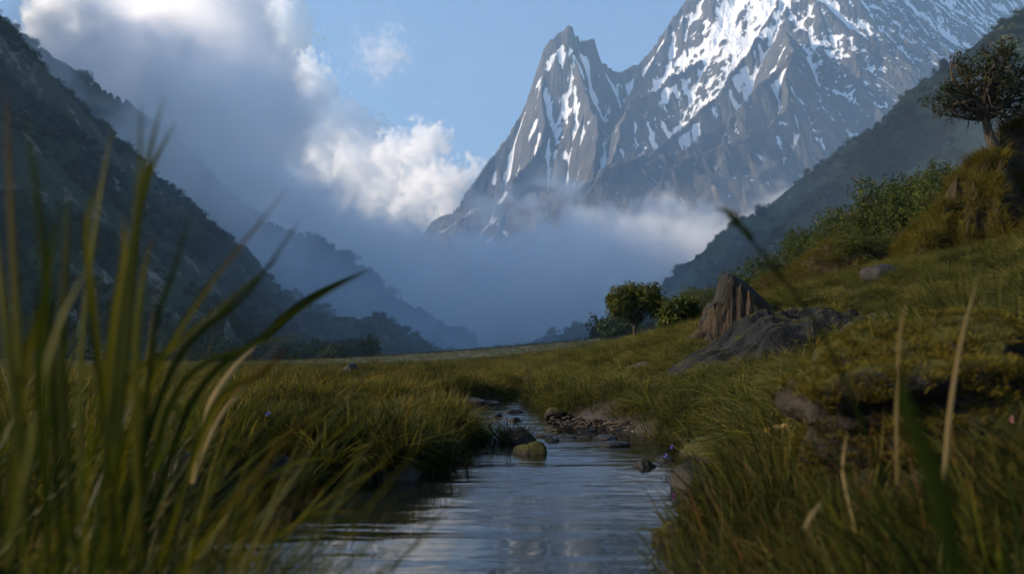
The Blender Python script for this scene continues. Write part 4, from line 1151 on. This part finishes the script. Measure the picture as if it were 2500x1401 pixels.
# ---------------------------------------------------------------- tree stump
def stump():
    Y = 18.6; k = Y / F
    cx = P(1812, 800, Y)[0]; z0 = float(gz(P(1745, 800, Y)[0], Y)) - .15
    root = link(bpy.data.objects.new('tree_stump', None)); root.location = (cx, Y, z0)
    tag(root, 'huge broken tree stump with fluted bark and a sloping top on the grassy bank', 'tree stump')
    m = bark('weathered_bark', (.003, .0025, .002), (.058, .038, .021), 6, (1, 1, .10), .22)  # lit ridges and dark shadowed grooves are put into the bark colour
    nt_, nz_ = 260, 46
    th = np.linspace(0, 2 * np.pi, nt_, endpoint=False)
    rx, ry = 124 * k, 62 * k
    fl = .06 * np.abs(np.sin(th * 5 + 2.2 * np.sin(th * 2 + 1) + np.sin(th * 3))) + .07 * np.abs(perlin(th * 4.3, th * 0, 44)) + .03 * np.abs(perlin(th * 13, th * 0, 45))
    lumpy = .12 * fbm(np.cos(th) * 2, np.sin(th) * 2, 9, 3)
    prof = (.86 + fl + lumpy)
    ct, st = np.cos(th), np.sin(th)
    tx = ct * rx * prof; ty = st * ry * prof
    def top(x, y):
        """broken face: steep jagged crest on the left, long slope to the right"""
        t = (x / rx + 1) / 2
        return np.interp(t, [-.1, .05, .12, .17, .24, .30, .36, .6, .85, 1.1], np.array([46, 72, 108, 120, 116, 176, 180, 138, 92, 40]) * k) + .05 * np.sin(x * 23) * 0
    hz = np.maximum(top(tx, ty) + .05 * fbm(th * 9, th * 0, 4, 3) + .10 * perlin(th * 7, th * 0, 46) - .10 * (st < -.2) * np.abs(st), .3)
    v = np.linspace(0, 1, nz_)[:, None]
    flare = 1 + .30 * (1 - v) ** 3 * (1 + .8 * np.sin(th * 5 + .5)[None, :] * .6)
    wob = .02 * fbm(th[None, :] * 6 + 0 * v, v * 5 + 0 * th[None, :], 14, 4) + .03 * ridged(th[None, :] * 10 + 1.2 * v, v * 1.2 + 0 * th[None, :], 15, 3)
    taper = 1 - .14 * v
    X = tx[None, :] * flare * taper * (1 + wob); Yy = ty[None, :] * flare * taper * (1 + wob); Z = hz[None, :] * v
    # small knot arch on the left flank
    i = np.arange(nz_ - 1)[:, None] * nt_; j = np.arange(nt_)[None, :]; k2 = (j + 1) % nt_
    fa = np.stack([i + j, i + k2, i + nt_ + k2, i + nt_ + j], -1).reshape(-1, 4)
    o = link(bpy.data.objects.new('trunk', mesh_np('trunk', np.stack([X, Yy, Z], -1).reshape(-1, 3), fa, [m])), root)
    # broken top: rings towards a ridge line, grained down the slope
    m2 = bark('grey_broken_wood', (.004, .004, .0045), (.024, .024, .025), 9, (.12, 1, .3), .16)
    nr = 26
    rr = np.linspace(1, 0, nr)[:, None]
    X2 = X[-1][None, :] * rr; Y2 = Yy[-1][None, :] * rr
    zt = top(X2, Y2) + .10 * (1 - (Y2 / ry) ** 2) + .035 * ridged(Y2 * 4, X2 * .5, 33, 3)
    Z2 = Z[-1][None, :] * rr ** 3 + zt * (1 - rr ** 3)
    i = np.arange(nr - 1)[:, None] * nt_
    fa = np.stack([i + j, i + k2, i + nt_ + k2, i + nt_ + j], -1).reshape(-1, 4)
    link(bpy.data.objects.new('broken_top', mesh_np('broken_top', np.stack([X2, Y2, Z2 + .002], -1).reshape(-1, 3), fa, [m2])), root)
    rng = np.random.default_rng(4)
    for a, L in ((3.4, .5), (3.9, .4), (4.5, .4), (5.2, .4), (2.9, .4)):
        s = np.array((math.cos(a) * rx * .8, math.sin(a) * ry * .8, .35)); e = np.array((math.cos(a) * (rx + L), math.sin(a) * (ry + L * .7), -.15 if a > 3.1 else -.4))
        c, f = tube(wander(s, e, rng, 9, .08, .1), np.linspace(.15, .05, 9), 9)
        link(bpy.data.objects.new('root', mesh_np('root', c, f, [m])), root)
    BARE.append((cx, Y, rx * .8)); BARE.append((cx - .3, Y - .2, rx * .7))
stump()

BARE.append((P(2225, 1060, 2.75)[0] + .10, 2.72, .48))
# ---------------------------------------------------------------- meadow, then the plants one can tell apart
meadow()

def moss():
    rng = np.random.default_rng(71)
    ms = [clump('moss_clump_%d' % k, 22, .06, .13, .006, 1.3, .8, 130 + k, M_moss, .8) for k in range(4)]
    P_, S_, R_ = [], [], []
    for key, n, s0 in ((CL1, 52000, 2.9), (CL2, 3000, 2.2), (CL3, 6000, 2.8)):
        u, Y, X, h = HILLS[key]
        iu = rng.uniform(1, u.shape[1] - 2, n); iy = rng.uniform(1, u.shape[0] - 2, n)
        a, b = iy.astype(int), iu.astype(int)
        gx, gy = grad_trap(h, u, Y)
        sl = np.hypot(gx, gy)[a, b]
        f = (iu - b); g = (iy - a)
        x = X[a, b] * (1 - f) + X[a, b + 1] * f; y = Y[a, b] * (1 - g) + Y[a + 1, b] * g; z = h[a, b] * (1 - f) * (1 - g) + h[a, b + 1] * f * (1 - g) + h[a + 1, b] * (1 - f) * g + h[a + 1, b + 1] * f * g
        keep = (z > gz(x, y) + .05) & (2.7 - sl + 1.3 * fbm(x / 1.6, y / 1.6, 75, 3) > rng.uniform(0, 1, n)) & (x / y < .72)
        P_.append(np.stack([x, y, z], -1)[keep]); s = s0 * rng.uniform(.6, 1.3, keep.sum()); S_.append(np.stack([s, s, s], -1))
        R_.append(np.stack([rng.normal(0, .3, keep.sum()) - np.clip(gy[a, b][keep] * -.3, -.9, .9), rng.normal(0, .3, keep.sum()) + np.clip(gx[a, b][keep] * -.3, -.9, .9), rng.uniform(0, 6.28, keep.sum())], -1))
    P_, S_, R_ = map(np.concatenate, (P_, S_, R_))
    instancer('moss', P_, S_, R_, rng.integers(0, 4, len(P_)), ms, M_moss)
moss()

def bez(pts, n=12):
    """smooth curve through 3D points (Catmull-Rom)"""
    p = np.asarray(pts, float); p = np.concatenate([2 * p[:1] - p[1:2], p, 2 * p[-1:] - p[-2:-1]])
    out = []
    for i in range(1, len(p) - 2):
        t = np.linspace(0, 1, n, endpoint=i == len(p) - 3)[:, None]
        a, b, c, d = p[i - 1], p[i], p[i + 1], p[i + 2]
        out.append(.5 * (2 * b + (c - a) * t + (2 * a - 5 * b + 4 * c - d) * t ** 2 + (3 * b - a - 3 * c + d) * t ** 3))
    return np.concatenate(out)

def leaf_strip(pts, width, v, roll=.0, rng=None, fold=.25):
    """one long leaf along a curve: two strips folded at the midrib"""
    c = bez(pts); n = len(c)
    t = np.gradient(c, axis=0); t /= np.linalg.norm(t, axis=1)[:, None] + 1e-9
    ref = np.array((math.sin(roll), math.cos(roll), .15)) 
    s = np.cross(t, ref); s /= np.linalg.norm(s, axis=1)[:, None] + 1e-9
    nn = np.cross(s, t)
    q = np.linspace(0, 1, n)
    w = (width * .5 * np.clip(np.minimum(.6 + 1.5 * q, 1) * (1 - q ** 2.6), .015, 1))[:, None]
    co = np.stack([c - s * w + nn * w * fold, c, c + s * w + nn * w * fold], 1).reshape(-1, 3)
    i = np.arange(n - 1)[:, None] * 3
    fa = np.concatenate([np.concatenate([i, i + 1, i + 4, i + 3], 1), np.concatenate([i + 1, i + 2, i + 5, i + 4], 1)])
    return co, fa, np.repeat(np.clip(v + (q - .5) * .3, 0, 1), 3)

def traced(paths, Y, width, rng, vlo=.2, vhi=.9):
    """blades whose picture runs through pixel lists; base depth Y, tips drift in depth"""
    out = []
    for pth in paths:
        y0 = Y + rng.uniform(-.10, .10); y1 = y0 + rng.uniform(-.14, .14)
        out.append(leaf_strip([P(px, py, y0 + (y1 - y0) * i / (len(pth) - 1)) for i, (px, py) in enumerate(pth)], width * rng.uniform(.75, 1.2), rng.uniform(vlo, vhi), rng.uniform(-.5, .5), rng))
    return out

def tall_clump(px, py, Y, n, L, W, seed, lean_dir, label, group, extra=(), name='grass_clump', spread=.16, mat=None, bend=.9, z=None, lean=.28):
    rng = np.random.default_rng(seed)
    b = P(px, py, Y); zz = float(gz(b[0], Y)) - .03 if z is None else z
    r = spread * np.sqrt(rng.uniform(0, 1, n)); a = rng.uniform(0, 6.283, n)
    base = np.stack([b[0] + r * np.cos(a), b[1] + r * np.sin(a), np.full(n, zz)], -1)
    az = np.where(rng.uniform(0, 1, n) < .55, lean_dir + rng.normal(0, .7, n), a)
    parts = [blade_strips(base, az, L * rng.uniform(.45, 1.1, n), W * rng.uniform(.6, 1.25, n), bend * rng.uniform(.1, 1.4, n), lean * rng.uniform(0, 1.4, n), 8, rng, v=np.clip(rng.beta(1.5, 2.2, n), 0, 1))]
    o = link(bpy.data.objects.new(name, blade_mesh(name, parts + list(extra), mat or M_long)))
    tag(o, label, 'grass', group)
    return o
rngT = np.random.default_rng(99)
GL = 'tall grass in the left foreground'
TA = [[(60, 1390), (45, 900), (25, 500), (14, 195)], [(150, 1390), (118, 800), (92, 500), (60, 268)], [(0, 1300), (-20, 800), (-30, 600), (-60, 420)], [(20, 1300), (60, 900), (110, 720), (130, 640)], [(70, 1300), (20, 850), (-5, 650), (-10, 560)],
      [(180, 1350), (150, 900), (160, 640), (165, 450)], [(120, 1350), (95, 900), (120, 640), (150, 500)], [(10, 1390), (90, 1000), (140, 800), (220, 640)]]
TB = [[(230, 1390), (290, 800), (335, 480), (345, 222)], [(260, 1390), (320, 700), (355, 420), (402, 225)], [(280, 1390), (300, 820), (355, 460), (432, 292)], [(200, 1390), (195, 900), (238, 520), (278, 290)], [(330, 1390), (370, 850), (430, 640), (472, 498)],
      [(300, 1390), (230, 800), (210, 560), (245, 440)], [(340, 1390), (330, 900), (345, 700), (375, 560)], [(250, 1300), (270, 850), (300, 640), (300, 520)]]
TC = [[(230, 1390), (330, 1020), (480, 740), (715, 445)], [(280, 1390), (400, 940), (540, 760), (700, 615)], [(300, 1390), (430, 960), (600, 850), (770, 815)], [(330, 1390), (470, 980), (640, 820), (775, 728), (910, 652)],
      [(260, 1390), (420, 900), (600, 720), (745, 520)], [(220, 1390), (300, 960), (420, 850), (600, 690)], [(380, 1390), (520, 1000), (640, 910), (700, 845)]]
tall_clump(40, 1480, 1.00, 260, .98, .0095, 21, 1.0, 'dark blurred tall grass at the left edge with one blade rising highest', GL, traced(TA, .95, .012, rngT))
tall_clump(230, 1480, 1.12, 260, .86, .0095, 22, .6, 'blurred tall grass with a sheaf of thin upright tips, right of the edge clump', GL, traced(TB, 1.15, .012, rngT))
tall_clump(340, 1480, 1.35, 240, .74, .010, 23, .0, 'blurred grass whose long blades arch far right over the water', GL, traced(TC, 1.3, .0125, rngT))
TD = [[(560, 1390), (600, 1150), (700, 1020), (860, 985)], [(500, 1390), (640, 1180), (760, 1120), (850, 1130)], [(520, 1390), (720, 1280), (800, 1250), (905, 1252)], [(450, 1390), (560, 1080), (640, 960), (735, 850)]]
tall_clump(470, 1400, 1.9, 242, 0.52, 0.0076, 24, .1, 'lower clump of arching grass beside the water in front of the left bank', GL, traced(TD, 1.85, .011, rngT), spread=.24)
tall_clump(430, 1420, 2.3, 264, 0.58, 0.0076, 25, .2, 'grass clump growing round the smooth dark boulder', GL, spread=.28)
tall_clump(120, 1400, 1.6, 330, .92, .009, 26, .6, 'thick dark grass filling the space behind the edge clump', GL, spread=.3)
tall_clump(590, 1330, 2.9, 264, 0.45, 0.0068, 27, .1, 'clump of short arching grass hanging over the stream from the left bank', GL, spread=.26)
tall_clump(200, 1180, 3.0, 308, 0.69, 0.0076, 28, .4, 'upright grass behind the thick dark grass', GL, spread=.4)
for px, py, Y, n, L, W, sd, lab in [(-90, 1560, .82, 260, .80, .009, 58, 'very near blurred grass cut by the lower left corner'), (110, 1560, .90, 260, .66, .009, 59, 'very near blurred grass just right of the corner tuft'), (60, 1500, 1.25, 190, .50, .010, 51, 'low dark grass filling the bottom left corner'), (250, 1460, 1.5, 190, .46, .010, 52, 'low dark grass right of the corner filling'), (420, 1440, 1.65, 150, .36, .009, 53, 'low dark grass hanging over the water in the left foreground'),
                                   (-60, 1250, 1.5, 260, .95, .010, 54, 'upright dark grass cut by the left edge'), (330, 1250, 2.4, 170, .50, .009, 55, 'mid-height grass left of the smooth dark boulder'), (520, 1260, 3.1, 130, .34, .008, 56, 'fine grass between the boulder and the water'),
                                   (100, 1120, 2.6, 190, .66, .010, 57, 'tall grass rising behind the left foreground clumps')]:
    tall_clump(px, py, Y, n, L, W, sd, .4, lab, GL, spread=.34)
for px, py, Y, sd, lab in [(520, 985, 7.5, 61, 'sparse dry stalks above the left meadow beyond the dark boulder'), (640, 975, 8.5, 62, 'sparse dry stalks in the middle of the left meadow'), (790, 985, 9, 63, 'sparse dry stalks near the layered meadow rock'), (880, 1030, 7.5, 64, 'a few tall stalks at the water side of the left meadow')]:
    tall_clump(px, py, Y, 22, .48, .005, sd, .3, lab, 'dry stalks on the left bank', spread=.5, mat=M_grass, name='stalk_clump')
# single leaves that stand out
def blade_thing(path, Y, w, label, mat, v=.5, name='bent_grass', y1=None, group=None, roll=.2):
    pts = [P(px, py, Y + ((Y if y1 is None else y1) - Y) * i / (len(path) - 1)) for i, (px, py) in enumerate(path)]
    c, f, vv = leaf_strip(pts, w, v, roll)
    o = link(bpy.data.objects.new(name, mesh_np(name, c, f, [mat], attrs={'v': ('FLOAT', 'POINT', vv)})))
    tag(o, label, 'grass blade', group); return o
blade_thing([(470, 1180), (510, 1000), (570, 900), (640, 830)], 2.0, .020, 'pale sunlit leaf catching the light in front of the left bank', M_straw, .8)
blade_thing([(640, 830), (700, 770), (780, 715), (905, 655)], 2.0, .026, 'dark pointed leaf tip above the pale sunlit leaf', M_long, .1)
blade_thing([(480, 1150), (520, 1050), (560, 985), (590, 965)], 2.1, .013, 'short pale leaf below the long pale sunlit one', M_straw, .6)
blade_thing([(380, 1150), (395, 1010), (440, 1000), (490, 1090)], 1.7, .026, 'broad green leaf bent over like a hook in the left foreground', M_long, .75)
blade_thing([(2300, 1260), (2318, 1020), (2350, 820), (2398, 640)], 1.55, .0085, 'tall pale straw rising through the right foreground grass', M_straw, .7)
blade_thing([(2190, 1180), (2190, 960), (2200, 800), (2215, 728)], 1.7, .0075, 'shorter pale straw left of the tall straw', M_straw, .2)
blade_thing([(2330, 1390), (2290, 1190), (2220, 1010), (2185, 880)], .75, .020, 'wide blurred green blade crossing the right foreground', M_long, .3)
blade_thing([(2090, 1300), (2060, 1170), (2060, 1110), (2070, 1045)], 2.0, .0075, 'short white sunlit blade standing in the right foreground grass', M_straw, 1.)
blade_thing([(1965, 1290), (1980, 1260), (1995, 1240), (2005, 1222)], 1.5, .008, 'stubby cream blade glinting near the bottom of the right grass', M_straw, 1.)

def seed_stalk():
    pts = bez([P(2160, 1160, 1.3), P(2010, 820, 1.28), P(1868, 628, 1.26), P(1815, 560, 1.25), P(1780, 522, 1.25)])
    root = link(bpy.data.objects.new('grass_stalk', None)); root.location = pts[0]
    tag(root, 'blurred seed head of a grass stalk hanging in front of the mist', 'grass stalk')
    c, f = tube(pts - pts[0], np.linspace(.0030, .0015, len(pts)), 6)
    link(bpy.data.objects.new('stem', mesh_np('stem', c, f, [M_long])), root)
    rng = np.random.default_rng(2); parts = []
    for t in np.linspace(.62, 1, 26):
        i = int(t * (len(pts) - 1)); b = pts[i] - pts[0]
        d = (pts[min(i + 1, len(pts) - 1)] - pts[i - 1]); d /= np.linalg.norm(d)
        e = d * .016 + rng.normal(0, .006, 3)
        parts.append(leaf_strip([b, b + e * .5 + rng.normal(0, .001, 3), b + e], .0065, rng.uniform(0, .6), rng.uniform(-1, 1), fold=.6))
    link(bpy.data.objects.new('seed_head', blade_mesh('seed_head', parts, M_long)), root)
seed_stalk()

GR = 'grass clumps of the right foreground'
for px, py, Y, n, L, W, sd, ld, sp, lab in [
    (2440, 1500, 1.15, 153, 0.55, .010, 31, 2.6, .22, 'blurred grass in the bottom right corner'),
    (2250, 1480, 1.45, 204, 0.52, .008, 32, 2.2, .26, 'blurred grass left of the corner clump'),
    (2050, 1430, 1.9, 221, 0.44, .007, 33, 2.8, .28, 'thin mixed grass below the cream blade'),
    (1850, 1380, 2.4, 204, 0.39, .006, 34, 2.9, .26, 'fine grass at the water edge in the right foreground'),
    (2480, 1250, 1.7, 221, 0.36, .009, 35, 2.5, .30, 'rank grass under the right end of the mossy rock'),
    (2250, 1230, 2.2, 255, 0.24, .008, 36, 2.4, .30, 'tangled stems in front of the mossy rock'),
    (1980, 1230, 2.7, 255, 0.21, .007, 37, 2.7, .30, 'reddish stems below the left end of the mossy rock'),
    (2480, 1000, 3.3, 272, 0.60, .009, 38, 2.2, .45, 'tall grass behind the right end of the mossy rock'),
    (1540, 1390, 2.75, 16, 0.44, .004, 39, 2.4, .22, 'sparse thin stalks rising out of the water'),
    (2300, 860, 5.0, 150, .46, .011, 40, 2.0, .5, 'coarse broad grass above the mossy rock')]:
    tall_clump(px, py, Y, n, L, W, sd, ld, lab, GR, spread=sp, mat=M_long if sd in (31, 35, 40) else M_grass, name='grass_clump')
M_rust = leaf_mat('rusty_stem', [(0, (.03, .014, .005)), (.5, (.085, .04, .014)), (1, (.20, .13, .05))], .3, .55, .0)
for px, py, Y, sd, lab in [(2120, 1330, 2.0, 71, 'rusty dead stems in the middle of the right foreground'), (2380, 1230, 2.0, 72, 'rusty dead stems under the tall straw'), (1900, 1270, 2.7, 73, 'rusty dead stems at the water side of the right foreground'), (2290, 1420, 1.5, 74, 'rusty dead stems near the lower right corner'), (2420, 900, 4.6, 75, 'rusty dead stems above the right end of the mossy rock')]:
    tall_clump(px, py, Y, 70, .40, .0045, sd, 2.5, lab, 'dead stems of the right foreground', spread=.32, mat=M_rust, name='stem_clump', lean=.5)
for i, (px, py, Y, s, lab) in enumerate([(1700, 935, 10.6, .42, 'dark spiky sedge tussock, leftmost of the four below the folded outcrop'), (1785, 930, 10.2, .42, 'dark spiky sedge tussock right of the leftmost one'),
                                       (1870, 925, 9.6, .40, 'sedge tussock in the middle of the bank under the outcrop'), (1940, 905, 9.4, .40, 'sedge tussock nearest the right end of the folded outcrop')]):
    me = clump('sedge_tussock', 150, .09, .46, .011, 1.5, .8, 140 + i, M_long, .93, 6)
    o = link(bpy.data.objects.new('sedge_tussock', me)); p = P(px, py, Y); o.location = (p[0], Y, float(gz(p[0], Y)) - .02); tag(o, lab, 'sedge', 'sedge tussocks on the right bank')

def islet(px, py, Y, n, rad, L, seed, label):
    me = clump('grass_islet', n, rad, L, .007, .9, .4, seed, M_grass, .6, 5)
    o = link(bpy.data.objects.new('grass_islet', me)); p = P(px, py, Y); o.location = (p[0], Y, -.02); o.scale = (1.5, .8, 1)
    tag(o, label, 'grass', 'grass islets in the stream')
islet(1120, 1078, 7.1, 320, .17, .27, 161, 'grass islet with reddish stems joined to the left bank')
islet(1240, 1075, 7.0, 190, .12, .29, 162, 'smaller grass islet in the middle of the stream by the dark boulder')

# the mossy rock of the right foreground, with its own fur
def mossy_rock():
    Y = 2.75
    p = P(2225, 1060, Y)
    me = rock_mesh('mossy_rock', (.41, .34, .25), 77, M_mossr, 5, .34, 4)
    o = link(bpy.data.objects.new('mossy_rock', me)); o.location = (p[0] + .09, Y + .15, p[2] + .11); o.rotation_euler = (.12, -.34, .2)
    tag(o, 'big rock capped with bright moss in the blurred right foreground', 'rock')
    bpy.context.view_layer.update()
    rng = np.random.default_rng(8)
    nv = len(me.vertices); co = np.empty(nv * 3, np.float32); me.vertices.foreach_get('co', co); co = co.reshape(-1, 3)
    no = np.empty(nv * 3, np.float32); me.vertex_normals.foreach_get('vector', no); no = no.reshape(-1, 3)
    ok = np.nonzero((no[:, 2] > .25) & (n3(co, 5, 3, 3) > -.35))[0]
    k = rng.choice(ok, 1500)
    c2 = co[k] + rng.normal(0, .008, (1500, 3))
    ms = [clump('moss_cushion_%d' % q, 26, .016, .035, .003, 1.3, .9, 170 + q, M_moss, .9) for q in range(3)]
    # cushion moss on the rock, one mass
    mw = np.array(o.matrix_world)
    w = c2 @ mw[:3, :3].T + mw[:3, 3]
    s = rng.uniform(.7, 1.5, 1500)
    instancer('moss', w, np.stack([s, s, s], -1), np.stack([rng.normal(0, .4, 1500), rng.normal(0, .4, 1500), rng.uniform(0, 6.28, 1500)], -1), rng.integers(0, 3, 1500), ms, M_moss)
mossy_rock()

# ---------------------------------------------------------------- flowers and small things
def flower_mat(name, col):
    m, nt, out = new_mat(name)
    bsdf(nt, out, mixc(nt, noise(nt, 60, 3, .5, objpos(nt)), col, tuple(min(1, c * 1.6) for c in col)), .5, spec=.3)
    return m
FM = {'violet': flower_mat('violet_petal', (.05, .03, .16)), 'blue': flower_mat('blue_petal', (.04, .05, .2)), 'pink': flower_mat('pink_petal', (.22, .08, .11)), 'magenta': flower_mat('magenta_petal', (.16, .03, .16))}
def flower(px, py, Y, kind, label, s=.016, group='wild flowers by the stream'):
    tip = P(px, py, Y); b = np.array((tip[0] + .01, Y + .01, max(float(gz(tip[0], Y)), -.02)))
    if b[2] > tip[2] - .03: b[2] = tip[2] - .12
    root = link(bpy.data.objects.new('flower', None)); root.location = b
    tag(root, label, 'flower', group)
    d = tip - b; rng = np.random.default_rng(int(px * 7 + py))
    c, f = tube(wander((0, 0, 0), d, rng, 7, .06), np.linspace(.0018, .001, 7), 5)
    link(bpy.data.objects.new('stem', mesh_np('stem', c, f, [M_long])), root)
    parts = []
    for q in range(5):
        a = q * 1.2566 + rng.uniform(-.2, .2)
        e = np.array((math.cos(a) * .8, -.5 + .3 * math.sin(a), math.sin(a))) * s
        parts.append(leaf_strip([d + e * .05, d + e * .6, d + e], s * .95, .5, a))
    c, f, v = merge(parts)
    link(bpy.data.objects.new('petal', mesh_np('petal', c, f, [FM[kind]])), root)
for px, py, Y, kind, lab in [(905, 1095, 5.6, 'violet', 'violet flower on the left bank, leftmost of the row in front of the stone'), (932, 1108, 5.5, 'blue', 'blue flower second in the row in front of the stone'),
        (960, 1102, 5.5, 'violet', 'violet flower in the middle of the row in front of the stone'), (984, 1092, 5.55, 'blue', 'blue flower at the right end of the row before the stone'), (892, 1062, 5.7, 'blue', 'blue flower up left of the grey stone on the left bank'),
        (1050, 1108, 5.4, 'magenta', 'purple-pink flower at the tip of the left bank'), (655, 1010, 4.4, 'blue', 'blue flower in the tall grass of the left bank'), (1640, 1090, 5.6, 'violet', 'violet flower spike at the edge of the right bank'),
        (1625, 1112, 5.4, 'blue', 'blue flower below the violet spike of the right bank'), (1662, 1105, 5.4, 'violet', 'small violet flower right of the violet spike'), (1836, 962, 7.0, 'violet', 'violet flower high in the grass of the right bank'),
        (1826, 958, 7.1, 'blue', 'blue flower touching the violet one high in the right bank'), (1822, 1140, 3.4, 'pink', 'pink bud in the right foreground near the dark wet rock'), (2470, 1022, 2.4, 'pink', 'pink bud at the right edge of the picture'),
        (2340, 1135, 2.3, 'magenta', 'purple flower deep in the right foreground grass'), (1645, 1212, 3.9, 'magenta', 'magenta petals floating by the mossy stone at the water edge')]:
    flower(px, py, Y, kind, lab, .016 if Y > 3 else .011)

def withered_leaf():
    Y = 4.2; b = P(1890, 1075, Y); parts = []
    rng = np.random.default_rng(12)
    for a in (-1.1, -.6, .1, .5, .9):
        L = rng.uniform(.09, .16)
        e = np.array((math.sin(a) * L, rng.uniform(-.05, .02), math.cos(a) * L * .6))
        parts.append(leaf_strip([b, b + e * .6 + np.array((0, 0, .02)), b + e], .045, .8, a, fold=.4))
    o = link(bpy.data.objects.new('withered_leaf', blade_mesh('withered_leaf', parts, M_straw)))
    tag(o, 'pale withered leaf curled on the right bank below the mossy rock', 'leaf')
withered_leaf()

def broad_plant(px, py, Y, n, L, W, seed, label):
    rng = np.random.default_rng(seed); p = P(px, py, Y); b = np.array((p[0], Y, float(gz(p[0], Y)))); parts = []
    for q in range(n):
        a = q * 2.4 + rng.uniform(-.3, .3); l = L * rng.uniform(.7, 1.1); up = rng.uniform(.5, 1.0)
        d = np.array((math.cos(a), math.sin(a), 0))
        parts.append(leaf_strip([b, b + d * l * .35 + np.array((0, 0, l * up * .7)), b + d * l * .75 + np.array((0, 0, l * up)), b + d * l * 1.1 + np.array((0, 0, l * up * .8))], W, rng.uniform(.1, .6), a + 1.57, fold=.3))
    o = link(bpy.data.objects.new('broad_leaf_plant', blade_mesh('broad_leaf_plant', parts, M_long)))
    tag(o, label, 'plant', 'broad leaved plants on the right bank')
broad_plant(2250, 830, 6.0, 12, .34, .075, 1, 'plant with broad pointed leaves on the bank right of the folded outcrop')
broad_plant(2120, 850, 7.0, 9, .30, .05, 2, 'smaller broad-leaved plant beside the dark rock at the outcrop end')
broad_plant(1850, 1010, 6.0, 9, .26, .035, 3, 'pale strap-leaved plant low on the right bank')

def mud_bank():
    """wet mud spit with drift twigs under the tussocks of the right bank"""
    rng = np.random.default_rng(33)
    T = []
    for _ in range(260):
        x = rng.uniform(.35, 1.55); y = 8.2 + rng.uniform(-.35, .9) + .1 * x
        L = rng.uniform(.04, .20); a = rng.uniform(-1.4, 1.4)
        z = .012 + rng.uniform(0, .045)
        e = np.array((math.cos(a) * L, math.sin(a) * L * .6, rng.uniform(-.02, .03)))
        T.append(tube(wander((x, y, z), np.array((x, y, z)) + e, rng, 5, .35), np.linspace(.012, .004, 5) * rng.uniform(.5, 1.4), 5))
    me = tubes_mesh('debris', T, bark('wet_twig', (.012, .009, .008), (.06, .045, .035), 40, (1, 1, 1), .004))
    tag(link(bpy.data.objects.new('debris', me)), kind='stuff')
mud_bank()
